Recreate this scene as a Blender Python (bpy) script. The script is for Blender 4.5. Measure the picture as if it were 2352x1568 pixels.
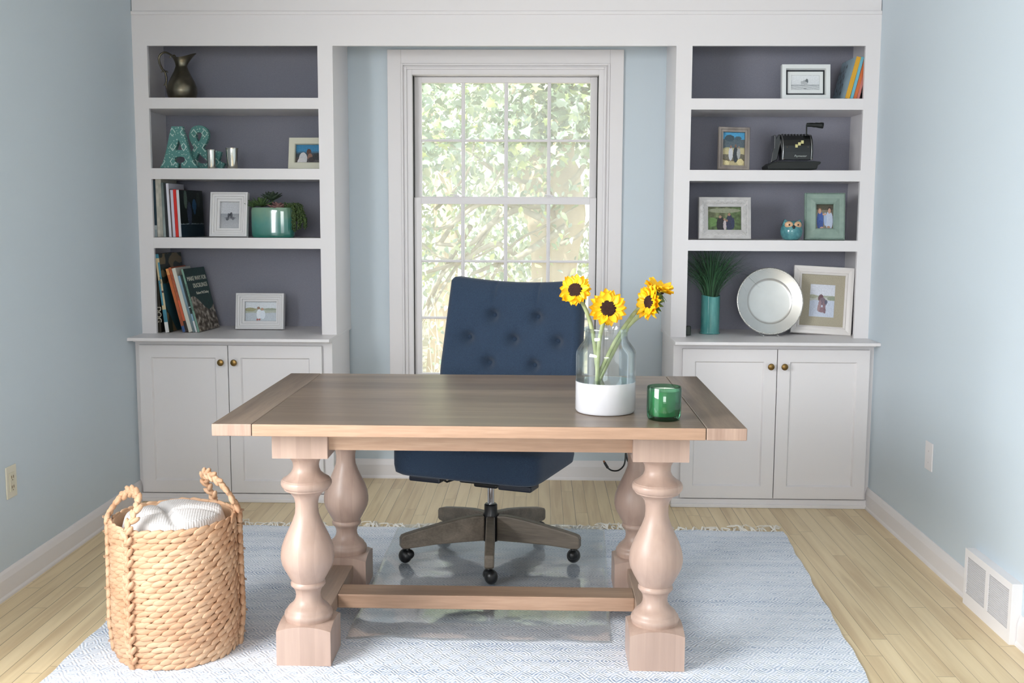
import bpy, bmesh, math, random
from mathutils import Vector, Matrix, noise
random.seed(7)
PI=math.pi
S=bpy.context.scene
for o in list(bpy.data.objects): bpy.data.objects.remove(o)
COL=S.collection

# ------------------------------------------------------------------ camera
F_PX=2482.93; YAW=.0255; PITCH=.1172; ROLL=.0042; EYE=Vector((0,0,1.3587))
def ray(px,py):
    a=(px-1176)/F_PX; b=-(py-784)/F_PX
    cr,sr=math.cos(ROLL),math.sin(ROLL); xr=a*cr-b*sr; u=a*sr+b*cr
    cp,sp=math.cos(PITCH),math.sin(PITCH); yf=cp+u*sp; z=-sp+u*cp
    cy,sy=math.cos(YAW),math.sin(YAW)
    return Vector((xr*cy-yf*sy, xr*sy+yf*cy, z))
def at(px,py,Y):            # point of the plane y = Y seen at a photo position
    d=ray(px,py); return EYE+d*(Y/d.y)
def atz(px,py,z):
    d=ray(px,py); return EYE+d*((z-EYE.z)/d.z)
f0=ray(1176,784); rx=ray(1176+F_PX,784)-f0; ux=ray(1176,784-F_PX)-f0
cam=bpy.data.cameras.new('camera'); co=bpy.data.objects.new('camera',cam); COL.objects.link(co)
cam.sensor_width=36; cam.lens=F_PX/2352*36; cam.clip_start=.05; cam.clip_end=200
co.matrix_world=Matrix(((rx.x,ux.x,-f0.x,EYE.x),(rx.y,ux.y,-f0.y,EYE.y),(rx.z,ux.z,-f0.z,EYE.z),(0,0,0,1)))
S.camera=co

# ------------------------------------------------------------------ world, sun, daylight through the windows
W=bpy.data.worlds.new('sky'); S.world=W; W.use_nodes=True
W.node_tree.nodes['Background'].inputs[0].default_value=(.93,.97,1,1)
W.node_tree.nodes['Background'].inputs[1].default_value=2.4
def lamp(name,kind,loc,rot,energy,color=(1,1,1),size=None):
    l=bpy.data.lights.new(name,kind); l.energy=energy; l.color=color
    if size: l.shape='RECTANGLE'; l.size,l.size_y=size
    o=bpy.data.objects.new(name,l); COL.objects.link(o); o.location=loc; o.rotation_euler=rot
    return o
sun=lamp('sun','SUN',(0,9,8),(math.radians(34),math.radians(-16),0),7.5,(1,.97,.92)); sun.data.angle=.02
# daylight entering by the side window (left wall) and the window behind the camera
def aim(d): return Vector(d).to_track_quat('-Z','Y').to_euler()
lamp('daylight_left_window','AREA',(-2.45,1.4,1.9),aim((1,.50,-.28)),165,(.965,.98,1),(1.9,1.5))
lamp('daylight_rear_window','AREA',(-.2,-4.9,2.0),aim((.03,1,-.10)),128,(.985,.985,1),(2.8,1.6))
S.view_settings.view_transform='Standard'; S.view_settings.look='None'; S.view_settings.gamma=1
S.view_settings.exposure=0.08; S.view_settings.use_curve_mapping=False

# ------------------------------------------------------------------ materials
def lin(c):
    if isinstance(c,str): c=tuple(int(c[i:i+2],16)/255 for i in (0,2,4))
    return tuple((x/12.92 if x<=.04045 else ((x+.055)/1.055)**2.4) for x in c)
MATS={}
def mat(name,c,rough=.5,metal=0,noise_s=None,c2=None,bump=0,bump_s=200,coat=0,sheen=0,stretch=(1,1,1),trans=0,lo=.35,hi=.65,alpha=1):
    if name in MATS: return MATS[name]
    m=bpy.data.materials.new(name); m.use_nodes=True; nt=m.node_tree; N=nt.nodes; L=nt.links
    b=N['Principled BSDF']; b.inputs['Base Color'].default_value=(*lin(c),1)
    b.inputs['Roughness'].default_value=rough; b.inputs['Metallic'].default_value=metal
    b.inputs['Coat Weight'].default_value=coat; b.inputs['Sheen Weight'].default_value=sheen
    b.inputs['Transmission Weight'].default_value=trans
    if noise_s or bump:
        tc=N.new('ShaderNodeTexCoord'); mp=N.new('ShaderNodeMapping'); mp.inputs['Scale'].default_value=stretch
        L.new(tc.outputs['Object'],mp.inputs['Vector'])
    if noise_s:
        n=N.new('ShaderNodeTexNoise'); n.inputs['Scale'].default_value=noise_s; n.inputs['Detail'].default_value=5
        L.new(mp.outputs[0],n.inputs['Vector'])
        r=N.new('ShaderNodeValToRGB'); r.color_ramp.elements[0].position=lo; r.color_ramp.elements[1].position=hi
        r.color_ramp.elements[0].color=(*lin(c),1); r.color_ramp.elements[1].color=(*lin(c2 or c),1)
        L.new(n.outputs['Fac'],r.inputs[0]); L.new(r.outputs[0],b.inputs['Base Color'])
    if bump:
        n2=N.new('ShaderNodeTexNoise'); n2.inputs['Scale'].default_value=bump_s; n2.inputs['Detail'].default_value=3
        L.new(mp.outputs[0],n2.inputs['Vector'])
        bp=N.new('ShaderNodeBump'); bp.inputs['Strength'].default_value=bump; bp.inputs['Distance'].default_value=.002
        L.new(n2.outputs['Fac'],bp.inputs['Height']); L.new(bp.outputs[0],b.inputs['Normal'])
    MATS[name]=m; return m
def math_node(N,L,op,a,b=None,c=None):
    n=N.new('ShaderNodeMath'); n.operation=op
    for i,v in enumerate((a,b,c)):
        if v is None: continue
        if isinstance(v,(int,float)): n.inputs[i].default_value=v
        else: L.new(v,n.inputs[i])
    return n.outputs[0]
def wood(name,axis,c1,c2,rough=.45,scale=9,ring=.35,c3=None,coat=0,planks=None):
    if name in MATS: return MATS[name]
    m=bpy.data.materials.new(name); m.use_nodes=True; nt=m.node_tree; N=nt.nodes; L=nt.links
    b=N['Principled BSDF']; b.inputs['Roughness'].default_value=rough; b.inputs['Coat Weight'].default_value=coat
    tc=N.new('ShaderNodeTexCoord'); mp=N.new('ShaderNodeMapping')
    sc=[1,1,1]; sc['xyz'.index(axis)]=.07; mp.inputs['Scale'].default_value=sc
    L.new(tc.outputs['Object'],mp.inputs['Vector'])
    n=N.new('ShaderNodeTexNoise'); n.inputs['Scale'].default_value=scale; n.inputs['Detail'].default_value=7; n.inputs['Distortion'].default_value=ring
    n2=N.new('ShaderNodeTexNoise'); n2.inputs['Scale'].default_value=scale*11; n2.inputs['Detail'].default_value=4
    L.new(mp.outputs[0],n.inputs['Vector']); L.new(mp.outputs[0],n2.inputs['Vector'])
    s=math_node(N,L,'MULTIPLY_ADD',n2.outputs['Fac'],.35,math_node(N,L,'MULTIPLY',n.outputs['Fac'],.65))
    if planks:      # glued-up boards of slightly different tone: (across axis, width)
        ax,wd=planks; sx=N.new('ShaderNodeSeparateXYZ'); L.new(tc.outputs['Object'],sx.inputs[0])
        fl=math_node(N,L,'FLOOR',math_node(N,L,'DIVIDE',sx.outputs['XYZ'.index(ax.upper())],wd))
        wn=N.new('ShaderNodeTexWhiteNoise'); wn.noise_dimensions='1D'; L.new(fl,wn.inputs['W'])
        s=math_node(N,L,'MULTIPLY_ADD',math_node(N,L,'SUBTRACT',wn.outputs['Value'],.5),.16,s)
    r=N.new('ShaderNodeValToRGB'); e=r.color_ramp.elements; e[0].position=.36; e[1].position=.64
    e[0].color=(*lin(c1),1); e[1].color=(*lin(c2),1)
    if c3: q=e.new(.5); q.color=(*lin(c3),1)
    L.new(s,r.inputs[0]); L.new(r.outputs[0],b.inputs['Base Color'])
    bp=N.new('ShaderNodeBump'); bp.inputs['Strength'].default_value=.08; bp.inputs['Distance'].default_value=.002
    L.new(s,bp.inputs['Height']); L.new(bp.outputs[0],b.inputs['Normal'])
    MATS[name]=m; return m
def thin_glass(name,tint,rough=.02,gloss=(1,1,1),edge=None,bump=0,bs=4,base=.04,f=.9,haze=0):
    if name in MATS: return MATS[name]
    m=bpy.data.materials.new(name); m.use_nodes=True; nt=m.node_tree; N=nt.nodes; L=nt.links
    N.remove(N['Principled BSDF']); out=N['Material Output']
    t=N.new('ShaderNodeBsdfTransparent'); g=N.new('ShaderNodeBsdfGlossy'); g.inputs['Roughness'].default_value=rough
    g.inputs['Color'].default_value=(*gloss,1)
    lw=N.new('ShaderNodeLayerWeight'); lw.inputs[0].default_value=.25
    mx=N.new('ShaderNodeMix'); mx.data_type='RGBA'; mx.inputs['A'].default_value=(*tint,1); mx.inputs['B'].default_value=(*(edge or tint),1)
    L.new(lw.outputs['Facing'],mx.inputs['Factor']); L.new(mx.outputs['Result'],t.inputs[0])
    fac=math_node(N,L,'MULTIPLY_ADD',lw.outputs['Fresnel'],f,base)
    ms=N.new('ShaderNodeMixShader'); L.new(fac,ms.inputs[0]); L.new(t.outputs[0],ms.inputs[1]); L.new(g.outputs[0],ms.inputs[2])
    if haze:
        tl=N.new('ShaderNodeBsdfTranslucent'); tl.inputs[0].default_value=(.95,.95,.93,1); m2=N.new('ShaderNodeMixShader'); m2.inputs[0].default_value=haze
        L.new(t.outputs[0],m2.inputs[1]); L.new(tl.outputs[0],m2.inputs[2]); L.new(m2.outputs[0],ms.inputs[1])
    L.new(ms.outputs[0],out.inputs[0])
    if bump:
        tc=N.new('ShaderNodeTexCoord'); n=N.new('ShaderNodeTexNoise'); n.inputs['Scale'].default_value=bs; n.inputs['Detail'].default_value=2
        L.new(tc.outputs['Object'],n.inputs['Vector']); bp=N.new('ShaderNodeBump'); bp.inputs['Strength'].default_value=bump; bp.inputs['Distance'].default_value=.006
        L.new(n.outputs['Fac'],bp.inputs['Height']); L.new(bp.outputs[0],g.inputs['Normal'])
    MATS[name]=m; return m
def print_mat(name='printed_picture',rough=.3):
    if name in MATS: return MATS[name]
    m=bpy.data.materials.new(name); m.use_nodes=True; N=m.node_tree.nodes; L=m.node_tree.links
    a=N.new('ShaderNodeAttribute'); a.attribute_name='Col'
    L.new(a.outputs['Color'],N['Principled BSDF'].inputs['Base Color']); N['Principled BSDF'].inputs['Roughness'].default_value=rough
    MATS[name]=m; return m

WHITE=mat('white_trim_paint','e6e3e4',.4)
WALLB=mat('blue_grey_wall_paint','cad6de',.6,bump=.12,bump_s=260)
CEIL=mat('ceiling_white','e6e4e2',.8)
GREYF=mat('grey_panel','8a8b98',.85,noise_s=600,c2='9d9eaa',bump=.3,bump_s=700)
BLACKP=mat('black_plastic','131416',.35)
CHROME=mat('chrome','d0d0d0',.12,1)
BRASS=mat('antique_brass','7a6038',.32,1,noise_s=40,c2='8f7448')

# ------------------------------------------------------------------ mesh builder
class MB:
    def __init__(s): s.v=[]; s.f=[]; s.m=[]; s.c=[]
    def add(s,vs,fs,m=0,col=None):
        o=len(s.v); s.v+= [Vector(v) for v in vs]
        for f in fs: s.f.append([i+o for i in f]); s.m.append(m); s.c.append(col)
        return s
    def box(s,x0,x1,y0,y1,z0,z1,m=0,M=None,col=None):
        vs=[Vector((x,y,z)) for z in (z0,z1) for y in (y0,y1) for x in (x0,x1)]
        if M: vs=[M@v for v in vs]
        return s.add(vs,[(0,2,3,1),(4,5,7,6),(0,1,5,4),(2,6,7,3),(0,4,6,2),(1,3,7,5)],m,col)
    def lathe(s,prof,seg=32,c=(0,0,0),m=0,M=None,closed=False,mfn=None):
        c=Vector(c); vs=[]; fs=[]
        for r,z in prof:
            for k in range(seg):
                a=2*PI*k/seg; v=Vector((r*math.cos(a),r*math.sin(a),z)); vs.append((M@v if M else v)+c)
        n=len(prof); o=len(s.v); s.v+=vs
        for i in range(n-1 if not closed else n):
            j=(i+1)%n
            for k in range(seg):
                k2=(k+1)%seg; s.f.append([o+i*seg+k,o+i*seg+k2,o+j*seg+k2,o+j*seg+k]); s.m.append(mfn(i) if mfn else m); s.c.append(None)
        if not closed:
            for i,rev in ((0,True),(n-1,False)):
                if prof[i][0]>1e-5:
                    f=[o+i*seg+k for k in range(seg)]; s.f.append(f[::-1] if rev else f); s.m.append(mfn(min(i,n-2)) if mfn else m); s.c.append(None)
        return s
    def tube(s,pts,r,seg=8,m=0,flat=1,cap=True):
        pts=[Vector(p) for p in pts]; n=len(pts)
        rr=r if isinstance(r,(list,tuple)) else [r]*n
        t0=(pts[1]-pts[0]).normalized(); up=Vector((0,0,1)) if abs(t0.z)<.9 else Vector((1,0,0))
        nx=t0.cross(up).normalized(); o=len(s.v)
        for i,p in enumerate(pts):
            t=(pts[min(i+1,n-1)]-pts[max(i-1,0)]).normalized()
            nx=(nx-t*nx.dot(t)).normalized(); ny=t.cross(nx)
            for k in range(seg):
                a=2*PI*k/seg; s.v.append(p+nx*(math.cos(a)*rr[i])+ny*(math.sin(a)*rr[i]*flat))
        for i in range(n-1):
            for k in range(seg):
                k2=(k+1)%seg; s.f.append([o+i*seg+k,o+i*seg+k2,o+(i+1)*seg+k2,o+(i+1)*seg+k]); s.m.append(m); s.c.append(None)
        if cap:
            s.f.append([o+k for k in range(seg)][::-1]); s.f.append([o+(n-1)*seg+k for k in range(seg)]); s.m+=[m,m]; s.c+=[None,None]
        return s
    def ell(s,c,r,M=None,seg=10,rings=6,m=0):
        c=Vector(c); o=len(s.v); M=M or Matrix.Identity(3)
        for i in range(1,rings):
            th=PI*i/rings
            for k in range(seg):
                a=2*PI*k/seg; s.v.append(c+M@Vector((r[0]*math.sin(th)*math.cos(a),r[1]*math.sin(th)*math.sin(a),r[2]*math.cos(th))))
        s.v.append(c+M@Vector((0,0,r[2]))); s.v.append(c-M@Vector((0,0,r[2]))); T=len(s.v)-2; B=T+1
        for i in range(rings-2):
            for k in range(seg):
                k2=(k+1)%seg; s.f.append([o+i*seg+k,o+(i+1)*seg+k,o+(i+1)*seg+k2,o+i*seg+k2]); s.m.append(m); s.c.append(None)
        for k in range(seg):
            k2=(k+1)%seg; s.f.append([T,o+k,o+k2]); s.f.append([B,o+(rings-2)*seg+k2,o+(rings-2)*seg+k]); s.m+=[m,m]; s.c+=[None,None]
        return s
    def prism(s,poly,y0,y1,m=0,M=None,col=None):     # polygon in xz, extruded along y
        n=len(poly); vs=[Vector((x,y0,z)) for x,z in poly]+[Vector((x,y1,z)) for x,z in poly]
        if M: vs=[M@v for v in vs]
        return s.add(vs,[list(range(n)),list(range(2*n-1,n-1,-1))]+[(i,n+i,n+(i+1)%n,(i+1)%n) for i in range(n)],m,col)
    def grid(s,fn,nu,nv,m=0,closeu=False,mfn=None):
        o=len(s.v)
        for j in range(nv+1):
            for i in range(nu+(0 if closeu else 1)): s.v.append(Vector(fn(i/nu,j/nv)))
        w=nu if closeu else nu+1
        for j in range(nv):
            for i in range(nu):
                i2=(i+1)%w; s.f.append([o+j*w+i,o+j*w+i2,o+(j+1)*w+i2,o+(j+1)*w+i]); s.m.append(mfn(i/nu,j/nv) if mfn else m); s.c.append(None)
        return s
    def build(s,name,mats,parent=None,smooth=False,bevel=0,world=False,label=None,subsurf=0,fixn=True):
        me=bpy.data.meshes.new(name); off=parent.get('org',None) if (parent and world) else None
        vs=s.v
        if off is not None:
            O=Vector(off); vs=[v-O for v in vs]
        me.from_pydata([tuple(v) for v in vs],[],s.f)
        mats=mats if isinstance(mats,(list,tuple)) else [mats]
        for m in mats: me.materials.append(m)
        me.polygons.foreach_set('material_index',s.m)
        if any(c is not None for c in s.c):
            ca=me.color_attributes.new('Col','FLOAT_COLOR','CORNER')
            for p,c in zip(me.polygons,s.c):
                q=(*(lin(c) if c is not None else (1,1,1)),1)
                for li in p.loop_indices: ca.data[li].color=q
        if fixn:
            bm=bmesh.new(); bm.from_mesh(me); bmesh.ops.recalc_face_normals(bm,faces=bm.faces); bm.to_mesh(me); bm.free()
        if smooth:
            me.polygons.foreach_set('use_smooth',[True]*len(me.polygons))
            if smooth!='all': me.set_sharp_from_angle(angle=math.radians(38))
        me.update()
        o=bpy.data.objects.new(name,me); COL.objects.link(o)
        if parent: o.parent=parent
        if bevel:
            b=o.modifiers.new('bevel','BEVEL'); b.width=bevel; b.segments=2; b.limit_method='ANGLE'; b.angle_limit=math.radians(40)
        if subsurf:
            b=o.modifiers.new('sub','SUBSURF'); b.levels=subsurf; b.render_levels=subsurf
        if label: o['label']=label
        return o
def tag(o,label=None,cat=None,group=None,kind=None):
    if label: o['label']=label
    if cat: o['category']=cat
    if group: o['group']=group
    if kind: o['kind']=kind
    return o
def thing(name,label,cat,loc=(0,0,0),rotz=0,group=None,kind=None,rot=None):
    o=bpy.data.objects.new(name,None); COL.objects.link(o); o.location=loc; o.rotation_euler=rot or (0,0,rotz); o.empty_display_size=.05
    o['org']=tuple(loc); return tag(o,label,cat,group,kind)
def struct(o,label=None): o['kind']='structure'; return tag(o,label)
def paint(m,w,h,nx,ny,fn,y=0,x0=None,z0=0,M=None):    # a printed surface: nx*ny coloured cells in the xz plane, facing -y
    x0=-w/2 if x0 is None else x0
    for j in range(ny):
        for i in range(nx):
            u=(i+.5)/nx; v=(j+.5)/ny
            vs=[Vector((x0+w*a/nx,y,z0+h*b/ny)) for a,b in ((i,j),(i+1,j),(i+1,j+1),(i,j+1))]
            if M: vs=[M@q for q in vs]
            m.add(vs,[(0,1,2,3)],0,fn(u,v))
    return m
def text_mesh(name,body,size,M,material,parent,extrude=.0004,shear=0,align='CENTER',space=1):
    cu=bpy.data.curves.new(name,'FONT'); cu.body=body; cu.size=size; cu.align_x=align; cu.align_y='CENTER'; cu.extrude=extrude; cu.shear=shear; cu.space_character=space
    t=bpy.data.objects.new('tmp',cu); COL.objects.link(t); dg=bpy.context.evaluated_depsgraph_get(); dg.update()
    me=bpy.data.meshes.new_from_object(t.evaluated_get(dg)); bpy.data.objects.remove(t)
    me.transform(M); me.materials.clear(); me.materials.append(material); me.name=name
    o=bpy.data.objects.new(name,me); COL.objects.link(o); o.parent=parent; return o
UPR=Matrix(((1,0,0,0),(0,0,1,0),(0,1,0,0),(0,0,0,1)))  # text (xy) -> standing in xz ; mirrored fix below
STAND=Matrix.Rotation(PI/2,4,'X')                      # text readable from -y

# ------------------------------------------------------------------ room dimensions
RL,RR=-1.8905,1.539; YU,YC,YB,YK=5.072,4.956,5.466,4.876
ZT=.788; PL,PR=-.9614,.6162; YI=5.445; ZH=2.124; CE=2.44; YF=-4.4
SH=[1.889,1.565,1.243]

# floor
def floor_mat():
    m=bpy.data.materials.new('maple_strip_floor'); m.use_nodes=True; N=m.node_tree.nodes; L=m.node_tree.links; b=N['Principled BSDF']
    tc=N.new('ShaderNodeTexCoord'); sx=N.new('ShaderNodeSeparateXYZ'); L.new(tc.outputs['Object'],sx.inputs[0])
    wd=.0565; col=math_node(N,L,'DIVIDE',sx.outputs[0],wd); ci=math_node(N,L,'FLOOR',col)
    wn=N.new('ShaderNodeTexWhiteNoise'); wn.noise_dimensions='1D'; L.new(ci,wn.inputs['W'])
    yy=math_node(N,L,'ADD',math_node(N,L,'DIVIDE',sx.outputs[1],1.15),math_node(N,L,'MULTIPLY',wn.outputs['Value'],7.3)); ri=math_node(N,L,'FLOOR',yy)
    cv=N.new('ShaderNodeCombineXYZ'); L.new(ci,cv.inputs[0]); L.new(ri,cv.inputs[1])
    w2=N.new('ShaderNodeTexWhiteNoise'); w2.noise_dimensions='2D'; L.new(cv.outputs[0],w2.inputs['Vector'])
    # grain
    mp=N.new('ShaderNodeMapping'); mp.inputs['Scale'].default_value=(1,.06,1)
    av=N.new('ShaderNodeVectorMath'); av.operation='MULTIPLY_ADD'; av.inputs[1].default_value=(0,9,3); L.new(w2.outputs['Color'],av.inputs[0]); L.new(tc.outputs['Object'],av.inputs[2])
    L.new(av.outputs[0],mp.inputs['Vector'])
    n=N.new('ShaderNodeTexNoise'); n.inputs['Scale'].default_value=24; n.inputs['Detail'].default_value=6; n.inputs['Distortion'].default_value=.6; L.new(mp.outputs[0],n.inputs['Vector'])
    s=math_node(N,L,'MULTIPLY_ADD',math_node(N,L,'SUBTRACT',w2.outputs['Value'],.5),.20,n.outputs['Fac'])
    r=N.new('ShaderNodeValToRGB'); e=r.color_ramp.elements; e[0].position=.28; e[1].position=.72; e[0].color=(*lin('cdb38a'),1); e[1].color=(*lin('ead5ad'),1)
    q=e.new(.5); q.color=(*lin('dfc9a0'),1)
    L.new(s,r.inputs[0])
    fx=math_node(N,L,'FRACT',col); gx=math_node(N,L,'LESS_THAN',math_node(N,L,'MINIMUM',fx,math_node(N,L,'SUBTRACT',1,fx)),math_node(N,L,'MULTIPLY_ADD',wn.outputs['Value'],.022,.004))
    fy=math_node(N,L,'FRACT',yy); gy=math_node(N,L,'LESS_THAN',fy,.0014)
    gap=math_node(N,L,'MAXIMUM',gx,gy)
    mx=N.new('ShaderNodeMix'); mx.data_type='RGBA'; mx.inputs['B'].default_value=(*lin('5a4a34'),1); L.new(math_node(N,L,'MULTIPLY',gap,.75),mx.inputs['Factor']); L.new(r.outputs[0],mx.inputs['A'])
    L.new(mx.outputs['Result'],b.inputs['Base Color']); b.inputs['Roughness'].default_value=.36
    bp=N.new('ShaderNodeBump'); bp.inputs['Strength'].default_value=.3; bp.inputs['Distance'].default_value=.001; bp.invert=True; L.new(gap,bp.inputs['Height']); L.new(bp.outputs[0],b.inputs['Normal'])
    return m
struct(MB().box(RL-.15,RR+.15,YF-.15,5.62,-.08,0).build('floor',floor_mat()))
struct(MB().box(RL-1.3,RR+1.3,YF-1.5,5.62,CE,CE+.1).build('ceiling',CEIL))  # slab runs past the walls as added, unseen eaves that keep the sun out
# walls; left wall has a window beyond the frame, near the camera
WY0,WY1,WZ0,WZ1=.6,2.5,.12,2.15
m=MB(); m.box(RL-.12,RL,YF-.12,WY0,0,CE).box(RL-.12,RL,WY1,5.6,0,CE).box(RL-.12,RL,WY0,WY1,0,WZ0).box(RL-.12,RL,WY0,WY1,WZ1,CE)
struct(m.build('wall_left',WALLB))
struct(MB().box(RR,RR+.12,YF-.12,5.6,0,CE).build('wall_right',WALLB))
m=MB(); m.box(RL,-1.3,YF-.12,YF,0,CE).box(1.3,RR,YF-.12,YF,0,CE).box(-1.3,1.3,YF-.12,YF,0,.8).box(-1.3,1.3,YF-.12,YF,2.3,CE)
struct(m.build('wall_front',WALLB))
OX0,OX1,OZ0,OZ1=-.655,.30,.47,2.055
m=MB(); m.box(RL,OX0,YB,5.6,0,CE).box(OX1,RR,YB,5.6,0,CE).box(OX0,OX1,YB,5.6,0,OZ0).box(OX0,OX1,YB,5.6,OZ1,CE)
struct(m.build('wall_back',WALLB))

# baseboards
def base_prof():  return [(0,0),(.017,0),(.0165,.008),(.013,.016),(.012,.07),(.009,.082),(.007,.09),(.003,.1),(0,.1)]
def baseboard(name,p0,p1,nrm):
    m=MB(); p0=Vector(p0); p1=Vector(p1); nr=Vector(nrm); pr=base_prof(); k=len(pr)
    vs=[p+nr*a+Vector((0,0,z)) for p in (p0,p1) for a,z in pr]
    m.add(vs,[(i,(i+1)%k,k+(i+1)%k,k+i) for i in range(k)]+[list(range(k)),list(range(2*k-1,k-1,-1))])
    return struct(m.build(name,WHITE))
baseboard('baseboard_left',(RL,YF,0),(RL,YC+.02,0),(1,0,0))
baseboard('baseboard_right',(RR,3.737,0),(RR,YC+.02,0),(-1,0,0))
baseboard('baseboard_right',(RR,YF,0),(RR,3.353,0),(-1,0,0))
baseboard('baseboard_back',(PL,YB,0),(PR,YB,0),(0,-1,0))
baseboard('baseboard_front',(RL,YF,0),(RR,YF,0),(0,1,0))

# header over the built-ins and its moulding
struct(MB().box(RL,RR,YU,YU+.02,ZH,2.27).box(RL,RR,YU+.02,YB,2.2,2.27).build('trim_1',WHITE))
struct(MB().box(RL,RR,YU-.007,YU+.02,2.262,2.279).build('trim_2',WHITE,bevel=.003))
struct(MB().box(RL+.003,RR-.003,YU+.001,YB,2.279,CE).build('trim_3',WHITE))

# ------------------------------------------------------------------ window
win=thing('window_1',None,None,(-.177,YB,.47)); struct(win,'tall white double hung window with small panes')
def rectframe(m,x0,x1,z0,z1,w,y0,y1,wb=None):
    wb=w if wb is None else wb
    m.box(x0,x0+w,y0,y1,z0,z1).box(x1-w,x1,y0,y1,z0,z1).box(x0+w,x1-w,y0,y1,z1-w,z1)
    if wb>0: m.box(x0+w,x1-w,y0,y1,z0,z0+wb)
    return m
m=MB(); rectframe(m,-.762,.406,.40,2.163,.068,YB-.018,YB,0)
rectframe(m,-.694,.338,.40,2.095,.010,YB-.024,YB,0); rectframe(m,-.684,.328,.40,2.085,.006,YB-.016,YB,0); rectframe(m,-.678,.322,.40,2.079,.012,YB-.022,YB,0)
m.build('casing',WHITE,win,world=True,bevel=.002)
m=MB(); rectframe(m,-.667,.311,.44,2.068,.026,YB-.012,5.60,0); m.box(-.70,.34,YB-.05,5.60,.44,.47); m.build('window_frame',WHITE,win,world=True,bevel=.0015)
m=MB().box(-.641,-.6385,5.49,5.56,.47,2.042).box(.2825,.285,5.49,5.56,.47,2.042); m.build('jamb_liner',mat('dark_weatherstrip','2c2e2c',.7),win,world=True)
def sash(y0,y1,z0,z1,rows,zr):
    m=MB(); x0,x1=-.6375,.2815
    m.box(x0,-.602,y0,y1,z0,z1).box(.247,x1,y0,y1,z0,z1).box(-.602,.247,y0,y1,zr[-1],z1).box(-.602,.247,y0,y1,z0,zr[0])
    for c in (-.392,-.175,.041): m.box(c-.009,c+.009,y0+.004,y1-.004,zr[0],zr[-1]); m.box(c-.005,c+.005,y0+.001,y1,zr[0],zr[-1])
    for z in zr[1:-1]: m.box(-.602,.247,y0+.005,y1-.005,z-.006,z+.006); m.box(-.602,.247,y0+.002,y1,z-.0035,z+.0035)
    s=m.build('sash',WHITE,win,world=True,bevel=.0012)
    g=MB().box(-.604,.249,(y0+y1)/2-.001,(y0+y1)/2+.001,zr[0]-.002,zr[-1]+.002).build('glass_pane',thin_glass('window_glass',(1,1,1),.0,base=.0,f=.15,haze=.16),s,world=False)  # milky veil mixed into the panes stands in for the bright glare outside
    O=Vector(win['org']); g.data.transform(Matrix.Translation(-O)); s.matrix_parent_inverse=Matrix.Identity(4)
    return s
sash(5.53,5.56,1.425,2.04,2,[1.446,1.727,2.012])
sash(5.495,5.525,.475,1.441,3,[.545,.830,1.120,1.408])
for x in (-.422,.056):
    m=MB(); m.box(x-.03,x+.03,5.497,5.522,1.441,1.446); m.lathe([(.012,1.446),(.012,1.452),(.004,1.454)],14,(x,5.51,0)); m.box(x-.035,x+.002,5.504,5.511,1.452,1.458)
    m.build('sash_lock',WHITE,win,world=True,bevel=.001)

# ------------------------------------------------------------------ built-in bookcases
def bookcase(x0,x1,o0,o1,label):
    t=thing('bookcase',label,'bookcase',((x0+x1)/2,YU,ZT),group='built-in bookcases')
    MB().box(x0,o0,YU,YU+.02,ZT,ZH).build('face_stile',WHITE,t,world=True); MB().box(o1,x1,YU,YU+.02,ZT,ZH).build('face_stile',WHITE,t,world=True)
    i0=x0+.018 if x0<-1.5 else x0; i1=x1-.014 if x1>1.2 else x1
    wl=.018; MB().box(x0,x0+wl,YU+.02,YB-.001,ZT,2.2).build('side_panel',WHITE,t,world=True); MB().box(x1-wl,x1,YU+.02,YB-.001,ZT,2.2).build('side_panel',WHITE,t,world=True)
    MB().box(x0+wl,x1-wl,YI,YB-.001,ZT,2.2).build('back_panel',GREYF,t,world=True,label='dark grey textured back panel')
    for z in SH: MB().box(o0,o1,YU+.0005,YU+.022,z-.05,z).box(x0+wl,x1-wl,YU+.022,YI,z-.05,z-.001).build('shelf',WHITE,t,world=True)
    return t
bookcase(RL,PL,-1.822,-1.031,'white open bookcase with grey back, left of the window')
bookcase(PR,RR,.689,1.472,'white open bookcase with grey back, right of the window')
def countertop(x0,x1,label):
    m=MB().box(x0,x1,YK,YB,ZT-.0145,ZT)
    o=m.build('countertop',WHITE,bevel=.002); tag(o,label,'countertop','shelf counters'); return o
countertop(RL,PL+.002,'white shelf counter over the left base cabinet, children\'s books standing on it')
countertop(PR-.002,RR,'white shelf counter over the right base cabinet, silver plate standing on it')
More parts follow.
